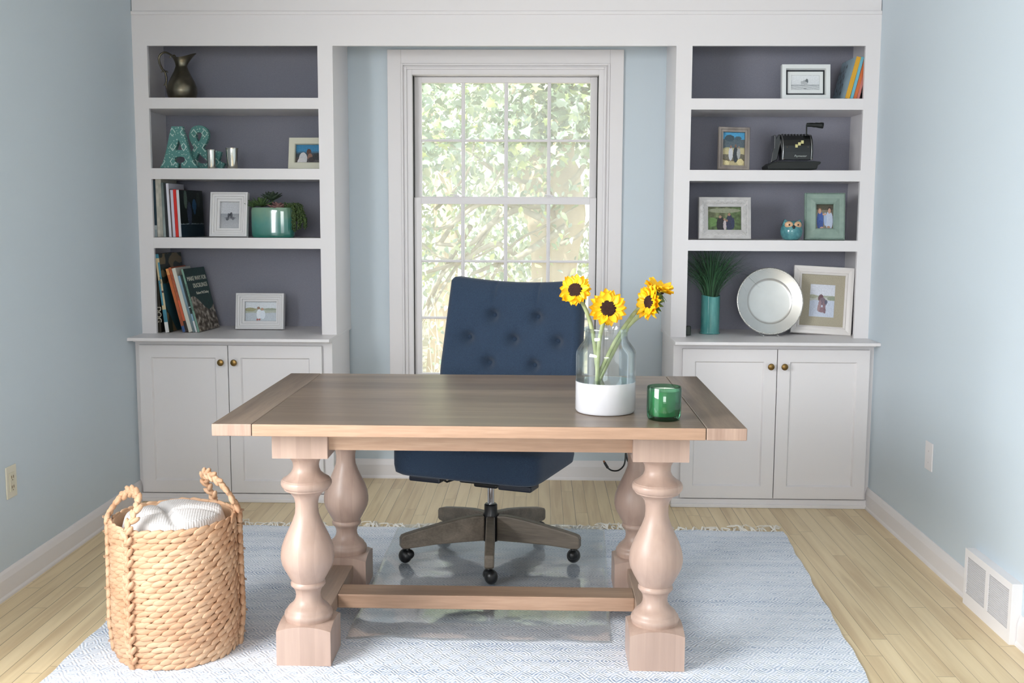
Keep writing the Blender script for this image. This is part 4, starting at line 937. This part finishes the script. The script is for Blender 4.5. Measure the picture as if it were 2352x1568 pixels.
# decorative letters
def tealmat():
    m=mat('teal_patterned_paint','4f8a86',.6); N=m.node_tree.nodes; L=m.node_tree.links; b=N['Principled BSDF']
    tc=N.new('ShaderNodeTexCoord'); sx=N.new('ShaderNodeSeparateXYZ'); L.new(tc.outputs['Object'],sx.inputs[0])
    def tri(s,p,o=0): return math_node(N,L,'ABSOLUTE',math_node(N,L,'SUBTRACT',math_node(N,L,'FRACT',math_node(N,L,'ADD',math_node(N,L,'DIVIDE',s,p),o)),.5))
    d=math_node(N,L,'ADD',tri(sx.outputs[0],.052),tri(sx.outputs[2],.068)); 
    w=math_node(N,L,'LESS_THAN',math_node(N,L,'ABSOLUTE',math_node(N,L,'SUBTRACT',d,.26)),.045)
    n=N.new('ShaderNodeTexNoise'); n.inputs['Scale'].default_value=90; L.new(tc.outputs['Object'],n.inputs['Vector'])
    w2=math_node(N,L,'MULTIPLY',w,math_node(N,L,'GREATER_THAN',n.outputs['Fac'],.38))
    n2=N.new('ShaderNodeTexNoise'); n2.inputs['Scale'].default_value=130; n2.inputs['Detail'].default_value=0; L.new(tc.outputs['Object'],n2.inputs['Vector'])
    w3=math_node(N,L,'MAXIMUM',w2,math_node(N,L,'GREATER_THAN',n2.outputs['Fac'],.70))
    mx=N.new('ShaderNodeMix'); mx.data_type='RGBA'; mx.inputs['A'].default_value=(*lin('528a86'),1); mx.inputs['B'].default_value=(*lin('b5cdc8'),1); L.new(w3,mx.inputs['Factor']); L.new(mx.outputs['Result'],b.inputs['Base Color']); return m
TEAL=tealmat()
def extrude2d(name,loops,depth,M,material,parent=None):
    cu=bpy.data.curves.new(name,'CURVE'); cu.dimensions='2D'; cu.fill_mode='BOTH'; cu.extrude=depth/2
    for lp in loops:
        s=cu.splines.new('POLY'); s.points.add(len(lp)-1); s.use_cyclic_u=True
        for p,(x,y) in zip(s.points,lp): p.co=(x,y,0,1)
    t=bpy.data.objects.new('tmp',cu); COL.objects.link(t); dg=bpy.context.evaluated_depsgraph_get(); dg.update()
    me=bpy.data.meshes.new_from_object(t.evaluated_get(dg)); bpy.data.objects.remove(t); me.transform(M); me.materials.clear(); me.materials.append(material); me.name=name
    o=bpy.data.objects.new(name,me); COL.objects.link(o)
    if parent: o.parent=parent
    return o
YL=5.135
def z2(zx,zy,ox,Y=YL):
    p=at(290+zx/4.438,80+zy/4.438,Y); return (p.x-ox,p.z-SH[1])
ox=sx_(413,SH[1],YL)
outA=[(472,935),(580,935),(592,985),(615,1060),(640,1150),(668,1235),(700,1300),(742,1357),(572,1357),(568,1310),(600,1295),(610,1272),(598,1248),(553,1240),(510,1250),(500,1275),(512,1298),(540,1312),(538,1357),(352,1357),(385,1300),(410,1210),(432,1110),(452,1010)]
loops=[[z2(a,b,ox) for a,b in outA],[z2(a,b,ox) for a,b in ((545,1070),(508,1177),(580,1174))]]
for l in loops:
    for i,p in enumerate(l): l[i]=(p[0],max(p[1],.001))
o=extrude2d('letter_ornament',loops,.03,Matrix.Translation((0,0,0))@STAND,TEAL); o.location=(ox,YL,SH[1]); tag(o,'teal patterned wooden letter A on the second shelf','decorative letter','teal letters')
# ampersand as a swept band
YM=5.20; ox2=sx_(462,SH[1],YM)
path=[(1000,1345),(930,1310),(860,1260),(790,1200),(735,1140),(695,1075),(685,1020),(705,975),(752,960),(800,978),(812,1030),(790,1090),(745,1150),(705,1210),(690,1265),(705,1315),(760,1345),(830,1345),(890,1310),(925,1255),(942,1185)]
P=[Vector((z2(a,b,ox2,YM)[0],0,z2(a,b,ox2,YM)[1])) for a,b in path]; Q=spline(P,90); m=MB(); hw=.0165
for i,q in enumerate(Q):
    t=(Q[min(i+1,90)]-Q[max(i-1,0)]).normalized(); n_=Vector((t.z,0,-t.x)); 
    for s,y in ((-1,-.014),(1,-.014),(1,.014),(-1,.014)):
        v=q+n_*hw*s; m.v.append(Vector((v.x,y+.0004*math.sin(i),max(v.z,.001))))
for i in range(90):
    for k_ in range(4): a=i*4+k_; b=i*4+(k_+1)%4; m.f.append([a,b,b+4,a+4]); m.m.append(0); m.c.append(None)
m.f+=[[0,1,2,3],[363,362,361,360]]; m.m+=[0,0]; m.c+=[None,None]
o=m.build('ampersand_ornament',TEAL); o.location=(ox2,YM,SH[1]); tag(o,'teal patterned ampersand ornament behind the silver beakers','decorative letter','teal letters')
SIL=mat('polished_silver','d6d4cc',.14,1)
for (px,w_,ytop,Y,lab,tap) in ((482.3,20,343.5,5.10,'shorter silver beaker, nearer the teal letter A',.92),(529.5,29,339.5,5.10,'wider silver beaker, right of the shorter one',.80)):
    x=sx_(px,SH[1],Y); h=at(px,ytop,Y).z-SH[1]; r=w_/2*Y/2483
    m=MB().lathe([(.0001,0),(r*tap*.97,0),(r*tap,.002),(r*.97,h-.004),(r*1.03,h-.003),(r*1.05,h),(r*.98,h),(r*.93,h-.006),(r*tap*.93,.004),(.0001,.004)],40); o=m.build('silver_cup',SIL,smooth=True); o.location=(x,Y+r*0,SH[1]+.001); o.location.y=5.085+r+.02; tag(o,lab,'cup','silver beakers on the second shelf')
# green planter with succulents
px0,px1=578,677; Yp=5.145
pc=(sx_((px0+px1)/2+1,SH[2],Yp+.02),Yp+.02,SH[2]+.001); hw=(px1-px0)/2*Yp/2483; hh=at(627,477,Yp).z-SH[2]
pl_=thing('planter','glossy green oval ceramic planter on the third shelf','planter',pc)
def glaze():
    m=mat('sea_green_glaze','2f6f62',.08,coat=.6); N=m.node_tree.nodes; L=m.node_tree.links; b=N['Principled BSDF']
    tc=N.new('ShaderNodeTexCoord'); sx=N.new('ShaderNodeSeparateXYZ'); L.new(tc.outputs['Object'],sx.inputs[0]); n=N.new('ShaderNodeTexNoise'); n.inputs['Scale'].default_value=30; L.new(tc.outputs['Object'],n.inputs['Vector'])
    r=N.new('ShaderNodeValToRGB'); e=r.color_ramp.elements; e[0].position=.1; e[1].position=.95; e[0].color=(*lin('2d7468'),1); e[1].color=(*lin('7d9f86'),1); q=e.new(.45); q.color=(*lin('4b8a80'),1)
    L.new(math_node(N,L,'ADD',math_node(N,L,'DIVIDE',sx.outputs[2],.16),math_node(N,L,'MULTIPLY_ADD',n.outputs['Fac'],.3,-.1)),r.inputs[0]); L.new(r.outputs[0],b.inputs['Base Color']); return m
def pot_pt(u,v,inn=0):
    a=2*PI*u; e=.55; cx_=math.copysign(abs(math.cos(a))**e,math.cos(a)); cy_=math.copysign(abs(math.sin(a))**.8,math.sin(a))
    t_=v; edge=(1-.05*max(0,(.12-t_)/.12)**2-.05*max(0,(t_-.86)/.14)**2)
    bul=1+.0*math.sin(PI*t_); return (cx_*(hw*edge-inn),cy_*(.055*edge-inn),hh*t_)
m=MB().grid(lambda u,v:pot_pt(u,v),64,24,closeu=True); m.grid(lambda u,v:pot_pt(u,.2+.8*v,.004),64,12,closeu=True); m.grid(lambda u,v:(pot_pt(u,0)[0]*v,pot_pt(u,0)[1]*v,.0005),64,2,closeu=True)
m.grid(lambda u,v:(pot_pt(u,1)[0]*(1-v*.004/hw),pot_pt(u,1)[1]*(1-v*.004/.055),hh),64,1,closeu=True)
m.build('pot',glaze(),pl_,smooth='all')
MB().grid(lambda u,v:(pot_pt(u,.9,.004)[0]*v,pot_pt(u,.9,.004)[1]*v,hh*.9+.003*math.sin(u*40)),48,3,closeu=True).build('soil',mat('soil','2b241e',.95),pl_)
def rosette(m,c,R_,n,up=.6,wid=.3,seed=0,layers_=3,pt=.9):
    rnd=random.Random(seed); c=Vector(c)
    for l in range(layers_):
        for k in range(n):
            a=2*PI*(k+.5*l)/n+rnd.uniform(-.15,.15); el=up+l*.35+rnd.uniform(-.1,.1); L_=R_*(1-.22*l)
            d=Vector((math.cos(a)*math.cos(el),math.sin(a)*math.cos(el),math.sin(el))); s=d.cross(Vector((0,0,1))).normalized(); nn=s.cross(d)
            def f(u,v,d=d,s=s,nn=nn,L_=L_):
                w=wid*R_*math.sin(PI*(.15+.85*v)**pt)*(1 if v<1 else 0); q=(u-.5)*2
                return c+d*(L_*v)+s*(q*w)+nn*(.18*R_*v*v+.35*w*q*q)
            m.grid(f,3,5)
def plant(nm,label,loc,mm,build):
    m=MB(); build(m); o=m.build(nm,mm,smooth='all',fixn=False); o.location=loc; o.scale=(1.35,1.2,1.6); sd=o.modifiers.new('t','SOLIDIFY'); sd.thickness=.0012; return tag(o,label,'plant','succulents in the green planter')
DG=mat('dark_succulent','2e3d30',.6,noise_s=60,c2='3a4a38'); PK=mat('mauve_succulent','6b4a4c',.6,noise_s=60,c2='8a6a62'); MG=mat('mid_succulent','3b5234',.6,noise_s=60,c2='55703f')
zt_=pc[2]+hh*.9
def ppt(zx,zy,Y=5.165): return at(290+zx/3.825,390+zy/3.825,Y)
q=ppt(1190,280); plant('succulent','spiky dark green succulent at the left of the planter',(q.x,5.165,zt_),MG,lambda m:(rosette(m,(0,0,.012),.05,12,.15,.14,1,3,.7),rosette(m,(-.03,0,.01),.035,10,.2,.14,5,2,.7)))
q=ppt(1275,215); plant('succulent','tall dark rosette succulent, highest in the planter',(q.x,5.17,zt_),DG,lambda m:(m.tube([(0,0,-.005),(0,0,.03)],.005,8),rosette(m,(0,0,.03),.042,9,.3,.3,2,3)))
q=ppt(1335,290); plant('succulent','mauve rosette succulent in the middle of the planter',(q.x,5.14,zt_),PK,lambda m:rosette(m,(0,0,.0),.040,10,.3,.32,3,3))
q=ppt(1430,290); plant('succulent','small dark green succulent beside the trailing plant in the planter',(q.x,5.16,zt_),MG,lambda m:rosette(m,(0,0,.0),.04,12,.3,.2,4,3))
m=MB(); rnd=random.Random(5); q=ppt(1480,330,5.13); O=Vector((q.x,5.13,zt_))
for s in range(26):
    ln=rnd.uniform(.06,.135); dx=rnd.uniform(-.022,.040); y0=rnd.uniform(-.03,.02); x0=rnd.uniform(-.02,.018)
    n_=int(ln/.0045)
    for i in range(n_):
        t=i/n_; x=x0+dx*min(1,t*1.6); y=y0-.01; zz=.028-(ln+.0)*(t**1.1)+.012*math.sin(min(1,t*3)*PI)
        x=x+.012*min(1,t*4)
        for w_ in range(2): m.ell((x+rnd.uniform(-.004,.004),y+rnd.uniform(-.004,.004),max(zz+rnd.uniform(-.002,.002),-.112)),(.0035,.0035,.0042),seg=6,rings=4)
o=m.build('trailing_plant',mat('trailing_green','2e4022',.6,noise_s=80,c2='4a5f30'),smooth='all',fixn=False); o.location=O; tag(o,'bushy trailing succulent spilling over the right side of the planter','plant')

# ------------------------------------------------------------------ shelf ornaments, right bay
BLK=mat('black_enamel','0c0f10',.22,coat=.5); BLM=mat('black_crackle','171c1b',.55,bump=.5,bump_s=400)
YM_=5.17; ox=sx_(1817,SH[1],YM_)
def zm(zx,zy,Y=YM_):
    p=at(1740+zx/12.06,270+zy/12.06,Y); return Vector((p.x-ox,Y-YM_,p.z-SH[1]))
mach=thing('check_machine','vintage black check-writing machine with raised crank on the right bookcase','machine',(ox,YM_,SH[1]+.001))
def zpoly(pts): return [(zm(a,b).x,max(zm(a,b).z,.0)) for a,b in pts]
MB().prism(zpoly([(205,1370),(330,1270),(470,1235),(1500,1225),(1680,1240),(1672,1290),(1600,1340),(1560,1455),(230,1455)]),-.055,.085).build('base',BLM,mach,bevel=.006)
# curved drum body between end plates
L0=zm(650,480); L1=zm(1420,1190); hb_=zm(650,480).z-zm(650,1190).z
body=[]
for k_ in range(13):
    a=PI/2*k_/12; body.append((-.045+.062*(1-math.cos(a))*0-.0+(.07-.075*math.sin(a)),math.cos(a)))
zb_=L1.z; zt2=L0.z
pro=[(-.045,zb_),(-.050,zb_+.3*hb_),(-.046,zb_+.55*hb_),(-.032,zb_+.78*hb_),(-.008,zb_+.95*hb_),(.015,zt2),(.05,zt2),(.06,zb_)]
def xbox(m,x0,x1,pro,grow=0):
    n_=len(pro); vs=[(x0,y-(grow if y<.02 else 0),z_+(grow if z_>zb_+.1*hb_ else 0)) for y,z_ in pro]+[(x1,y-(grow if y<.02 else 0),z_+(grow if z_>zb_+.1*hb_ else 0)) for y,z_ in pro]
    m.add(vs,[list(range(n_)),list(range(2*n_-1,n_-1,-1))]+[(i,n_+i,n_+(i+1)%n_,(i+1)%n_) for i in range(n_)])
xL,xR=zm(640,800).x,zm(1430,800).x
m=MB(); xbox(m,xL,xR,pro); m.build('body',BLK,mach,bevel=.002)
m=MB(); xbox(m,xL-.006,xL,pro,.003); xbox(m,xR,xR+.006,pro,.003); m.build('end_plate',BLK,mach,bevel=.001)
m=MB()
for x_ in (xL+.001,xR-.001): m.tube([Vector((x_,y-.0035,z_+.001)) for y,z_ in pro[:6]],.0021,8)
m.build('chrome_trim',CHROME,mach,smooth=True)
m=MB()
for k_ in range(9): xx=xL+.008+(xR-xL-.016)*k_/8; m.box(xx-.0015,xx+.0015,.0,.045,zt2-.002,zt2+.004)
m.build('digit_levers',BLM,mach)
MB().prism(zpoly([(440,640),(440,490),(480,490),(500,580),(560,480),(600,490),(625,700),(520,1180),(340,1270),(390,960),(430,860)]),-.02,.05).build('side_arm',BLK,mach,bevel=.003)
for (a,b) in ((1015,808),(1097,752),(1177,700)):
    q=zm(a,b); MB().box(q.x-.0058,q.x+.0058,-.0475-(.0 if b<0 else 0),-.040,q.z-.0072,q.z+.0072).build('number_tile',mat('cream_tile','cfc98e',.5),mach)
m=MB()
for a,b in ((755,840),(1330,840)): q=zm(a,b); m.ell((q.x,-.0495,q.z),(.0016,.0016,.0016),seg=8,rings=6)
m.ell((zm(670,1160).x,-.048,zm(670,1160).z),(.002,.002,.002),seg=8,rings=6); m.ell((zm(1440,1160).x,-.048,zm(1440,1160).z),(.002,.002,.002),seg=8,rings=6)
m.build('screws',mat('warm_metal','b08c78',.3,1),mach)
q=zm(1110,1085); text_mesh('lettering','Paymaster',.014,Matrix.Translation((q.x,-.0515,q.z))@STAND,mat('script_silver','a9b0ae',.4),mach,shear=.35)
m=MB().tube([zm(1355,490),zm(1358,300),zm(1362,200)],.0035,8); m.build('crank_arm',BLM,mach,smooth=True)
hp=[zm(1360,205),zm(1400,205),zm(1500,205),zm(1560,215),zm(1620,210),zm(1700,222),zm(1760,222),zm(1815,228)]
MB().tube(hp,[.008,.0095,.0098,.0105,.0115,.0125,.014,.0142],12).build('crank_handle',BLM,mach,smooth='all')
# owl
YO=5.125; oc=(sx_(1817,SH[2],YO),YO,SH[2]+.001); owl=thing('owl_figurine','small round turquoise ceramic owl with tan eyes, left of the green frame','figurine',oc)
OW=mat('turquoise_crackle','5d999d',.15,noise_s=50,c2='47818a',coat=.4); OR=.0515
m=MB().lathe([(.0001,0),(.030,0),(.040,.006),(.049,.024),(.0515,.042),(.048,.060),(.040,.074),(.032,.083),(.022,.088),(.0001,.089)],36)
for s in (-1,1): m.prism([(s*.046,.070),(s*.036,.096),(s*.012,.082),(s*.030,.064)],-.022,.004)
m.build('body',OW,owl,smooth='all')
for s in (-1,1):
    m=MB().ell((s*.021,-.036,.071),(.0195,.008,.016),Matrix.Rotation(s*.35,3,'Z'),seg=20,rings=10); e=m.build('eye_disc',mat('tan_glaze','d6ab86',.3),owl,smooth='all')
    MB().ell((s*.020,-.044,.071),(.0045,.003,.0045),seg=12,rings=8).build('pupil',mat('pupil_dark','2a1c16',.2),e,smooth='all')
MB().ell((0,-.046,.060),(.0068,.006,.0095),seg=12,rings=8).build('beak',mat('beak_black','141010',.3),owl,smooth='all')
# grass in teal vase
gv=(sx_(1630,ZT,5.235),5.235,ZT+.001); ggy=5.235
r=.0455*1; h=at(1630,679,ggy).z-ZT
gvz=thing('ceramic_vase','tall teal glazed cylinder vase holding grass on the right counter','vase',gv)
TG=mat('teal_glaze','3a8484',.12,noise_s=25,c2='66aaa5',coat=.6,stretch=(1,1,.25))
m=MB().grid(lambda u,v:(math.cos(2*PI*u)*r*(1+.0*v),math.sin(2*PI*u)*r,.006+(h-.006)*v+(.004*math.sin(2*PI*u*2+1) if v>.99 else 0)),40,12,closeu=True)
m.grid(lambda u,v:(math.cos(2*PI*u)*(r-.004),math.sin(2*PI*u)*(r-.004),.01+(h-.01)*v+(.004*math.sin(2*PI*u*2+1) if v>.99 else 0)),40,6,closeu=True)
m.grid(lambda u,v:(math.cos(2*PI*u)*(r-.004*v),math.sin(2*PI*u)*(r-.004*v),h+.004*math.sin(2*PI*u*2+1)),40,1,closeu=True); m.lathe([(.001,.006),(r,.006)],40)
m.build('body',TG,gvz,smooth='all'); MB().lathe([(.001,0),(r+.003,0),(r+.0045,.003),(r+.003,.006),(.001,.006)],40).build('foot_ring',TG,gvz,smooth=True)
m=MB(); rnd=random.Random(21)
for k_ in range(520):
    a=rnd.uniform(0,2*PI); sp=rnd.random()**.7; L_=rnd.uniform(.20,.285)+h*.35; r0=rnd.uniform(0,.028)
    th=sp*.62; fx=math.cos(a); fy=math.sin(a)*.65; w_=rnd.uniform(.0009,.0018); dr=rnd.uniform(.0,1.0); bend=rnd.gauss(0,.07)
    P=[]
    for i in range(8):
        t=i/7; s=L_*t; ang=min(1.25,th*(t**.9)+dr*.8*sp*t*t*t+bend*math.sin(t*2.2))
        P.append(Vector((fx*(r0+s*math.sin(ang)),fy*(r0+s*math.sin(ang)),h*.65+s*math.cos(ang))))
    sd=Vector((-fy,fx,0)); sd=Vector((1,0,0)) if rnd.random()<.5 else sd
    o=len(m.v)
    for i,p in enumerate(P): ww=w_*(1-(i/7)**2)+.0002; p.x=max(-.128,p.x); p.y=max(-.17,min(p.y,.19)); p.z=min(p.z,.398); m.v+=[p-sd*ww,p+sd*ww]
    for i in range(7): m.f.append([o+2*i,o+2*i+1,o+2*i+3,o+2*i+2]); m.m.append(k_%3); m.c.append(None)
o=m.build('grass_bunch',[mat('grass_dark','2c4f30',.6),mat('grass_mid','41704a',.6),mat('grass_deep','203e2b',.6)],fixn=False); o.location=gv; tag(o,'feathery dark green artificial grass standing in the teal vase','plant')
o=MB().box(-.012,.012,-.01,.012,0,.045).build('dark_trinket',mat('dark_green_ceramic','1f2d27',.3),bevel=.004); o.location=(sx_(1581,ZT,5.135),5.14,ZT+.001); tag(o,'small dark green object at the left edge of the right counter','ornament')
# plate on stand
PY=5.15; pxc=sx_(1768,ZT,PY); PRd=(1844.5-1691)/2*5.19/2483; 
plt_=thing('plate','large round silver charger plate leaning upright on the right counter','plate',(pxc+.0,PY,ZT+.004),rot=(math.radians(90-10),0,math.radians(4)))
SP=mat('brushed_silver','e9e8e4',.36,1,noise_s=6,c2='dddcd8'); R_=PRd
m=MB().lathe([(.0001,.004),(R_*.60,.004),(R_*.655,.006),(R_*.675,.011),(R_*.69,.0125),(R_*.93,.0155),(R_*.95,.018),(R_*.975,.0195),(R_,.018),(R_*1.0,.015),(R_*.94,.012),(R_*.68,.008),(R_*.6,.0),(.0001,.0)],96,(0,R_,0))
m.build('dish',SP,plt_,smooth='all')
m=MB()
for k_ in range(150): a=2*PI*k_/150; m.ell((math.cos(a)*R_*.975,R_+math.sin(a)*R_*.975,.0195),(.0026,.0026,.0018),seg=6,rings=4)
tag(m.build('beaded_rim',SIL,plt_,smooth='all'),kind='stuff')
st=thing('plate_stand','small wire stand whose feet show under the silver plate','stand',(pxc,PY+.0,ZT+.001))
m=MB()
for s in (-.035,.035): m.tube(spline([(s,-.034,.004),(s,-.03,.002),(s,.0,.0035),(s,.06,.003),(s*.9,.10,.002),(s*.6,.075,.06),(s*.5,.062,.13)],30),.0022,8)
m.tube([(-.02,.0635,.12),(.02,.0635,.12)],.002,6)
m.build('wire_frame',mat('white_wire','c9ccc9',.4),st,smooth=True)

# ------------------------------------------------------------------ outdoors
GR=MB().box(-14,14,5.7,30,-.9,-.8).build('ground_outside',mat('pale_ground','b9ae9c',.9,noise_s=2,c2='a09a78')); tag(GR,'pale sunlit ground outside the window','ground')
LEAVES=[mat('leaf_light','a9c07a',.45,noise_s=6,c2='c4d084'),mat('leaf_mid','8fa88a',.45),mat('leaf_pale','b6c6a2',.5),mat('leaf_grey','9bb0a0',.5)]  # greens lightened so the overexposed outdoor haze sits in the leaf colour
BARK=mat('bark','b3a48c',.9,noise_s=14,c2='c8baa2',bump=.6,bump_s=30,stretch=(1,1,.3)); BARK2=mat('branch_bark','989284',.9,noise_s=20,c2='b0aa9a')
def leaf_poly(s,kind):
    if kind==0: return [(0,0),(.30,.10),(.55,.02),(.42,.35),(.62,.62),(.30,.60),(0,1.05),(-.30,.60),(-.62,.62),(-.42,.35),(-.55,.02),(-.30,.10)]
    return [(0,0),(.22,.25),(.26,.5),(.15,.8),(0,1.05),(-.15,.8),(-.26,.5),(-.22,.25)]
def foliage(m,n,box,size,seed,kind=0,clump=.5,lo=.15):
    rnd=random.Random(seed); x0,x1,y0,y1,z0,z1=box; c=0
    while c<n:
        p=Vector((rnd.uniform(x0,x1),rnd.uniform(y0,y1),rnd.uniform(z0,z1)))
        if noise.noise(p*clump)+.5*noise.noise(p*clump*2.7)<lo-.25*0: 
            if rnd.random()<.85: continue
        s=rnd.uniform(*size); e=Matrix.Rotation(rnd.uniform(0,2*PI),3,'Z')@Matrix.Rotation(rnd.uniform(-1.2,1.2)+PI/2,3,'X')@Matrix.Rotation(rnd.uniform(-.9,.9)+PI,3,'Z')
        poly=leaf_poly(s,kind); o=len(m.v)
        for a,b in poly: m.v.append(p+e@Vector((a*s,b*s,.12*s*abs(a)*4)))
        m.f.append(list(range(o,o+len(poly)))); m.m.append(rnd.choice((0,1,1,2,3,3))); m.c.append(None); c+=1
# big tree with a forked trunk
tr=thing('tree','leafy tree with forked tan trunk right of centre outside the window','tree',(.30,9.4,-.8))
def W2(px,py,Y): return at(px,py,Y)
m=MB()
m.tube(spline([W2(1262,1100,9.4),W2(1262,800,9.4),W2(1266,640,9.4),W2(1262,560,9.4),W2(1240,480,9.4),W2(1222,400,9.5),W2(1215,300,9.6),W2(1200,100,9.7)],30),[.19]*8+[.175]*6+[.15]*6+[.13]*11,14)
m.tube(spline([W2(1272,700,9.4),W2(1290,560,9.35),W2(1310,500,9.3),W2(1300,420,9.3),W2(1290,330,9.3),W2(1320,200,9.3)],24),[.16]*8+[.13]*9+[.11]*8,12)
m.build('trunk',BARK,tr,world=True,smooth='all')
m=MB(); rnd=random.Random(9)
def branch(pts,r0,r1,Y=8.9):
    Q=spline([W2(a,b,Y+rnd.uniform(-.2,.2)) for a,b in pts],24); m.tube(Q,[.72*(r0+(r1-r0)*i/24) for i in range(25)],7)
    return Q
branch([(1300,520),(1240,560),(1190,590),(1160,600),(1080,630)],.05,.02); branch([(1245,640),(1190,650),(1150,620),(1100,640)],.02,.01)
branch([(1200,600),(1140,560),(1060,600),(980,625)],.035,.02); branch([(1260,470),(1190,480),(1120,520),(1080,560),(1000,560)],.045,.02)
branch([(1080,520),(1050,570),(1010,640),(975,735)],.035,.02); branch([(1240,500),(1170,470),(1100,470),(1030,520),(970,525)],.04,.015)
branch([(1010,560),(1060,490),(1120,440),(1160,380)],.03,.012); branch([(1150,480),(1100,560),(1050,610),(1000,690),(970,740)],.025,.015)
branch([(1300,430),(1340,380),(1370,260)],.04,.02); branch([(1290,560),(1330,540),(1360,500)],.03,.015); branch([(970,560),(1010,590),(1070,600),(1150,560)],.02,.01)
branch([(1215,420),(1150,400),(1090,360),(1020,330),(960,330)],.03,.012); branch([(1230,360),(1280,300),(1340,250)],.03,.01); branch([(1130,640),(1180,560),(1250,520),(1330,470)],.02,.01)
branch([(980,700),(1010,640),(1060,590),(1110,560)],.02,.012); branch([(1000,480),(1040,440),(1080,380),(1090,300)],.02,.01)
m.build('branches',BARK2,tr,world=True,smooth='all')
m=MB(); foliage(m,8000,(-1.7,1.7,7.9,9.6,1.75,3.0),(.05,.10),1,0,.9,.0); foliage(m,3800,(-1.9,1.9,8.6,10.2,.7,2.1),(.04,.09),2,1,1.3,.12)
m.build('foliage',LEAVES,tr,world=True,fixn=False)
# shrub in front, lower left
sh=thing('shrub','low light green shrub close outside the window, lower left','shrub',(-.9,7.6,-.8)); m=MB(); rnd=random.Random(4)
for k_ in range(120):
    x=rnd.uniform(-1.5,.0); y=rnd.uniform(7.2,8.0); h_=rnd.uniform(.8,1.6); m.tube([(x,y,-.8),(x+rnd.uniform(-.1,.1),y,-.8+h_*.6),(x+rnd.uniform(-.3,.3),y+rnd.uniform(-.1,.1),-.8+h_)],[.006,.005,.002],5)
m.build('twigs',mat('pale_twig','b8ab90',.8),sh,world=True,smooth='all')
m=MB(); foliage(m,1300,(-1.6,.1,7.1,8.0,-.6,.75),(.03,.06),8,1,1.5,-.1); m.build('foliage',LEAVES,sh,world=True,fixn=False)
# hedge and trees far behind
BT=['pale hazy tree far off, furthest left through the window','hazy tree far off behind the left window panes','hazy tree far off behind the forked trunk','hazy tree far off, furthest right through the window','distant tree in the gap left of centre, behind the first row','distant tree in the middle gap, behind the first row','distant tree in the gap right of centre, behind the first row']
FL=[mat('far_leaf_a','c2ccb4',.7),mat('far_leaf_b','aebca6',.7),mat('far_leaf_c','cdd4ba',.7),mat('far_leaf_d','b6c2b0',.7)]  # distance haze and glare are put into these paler greens
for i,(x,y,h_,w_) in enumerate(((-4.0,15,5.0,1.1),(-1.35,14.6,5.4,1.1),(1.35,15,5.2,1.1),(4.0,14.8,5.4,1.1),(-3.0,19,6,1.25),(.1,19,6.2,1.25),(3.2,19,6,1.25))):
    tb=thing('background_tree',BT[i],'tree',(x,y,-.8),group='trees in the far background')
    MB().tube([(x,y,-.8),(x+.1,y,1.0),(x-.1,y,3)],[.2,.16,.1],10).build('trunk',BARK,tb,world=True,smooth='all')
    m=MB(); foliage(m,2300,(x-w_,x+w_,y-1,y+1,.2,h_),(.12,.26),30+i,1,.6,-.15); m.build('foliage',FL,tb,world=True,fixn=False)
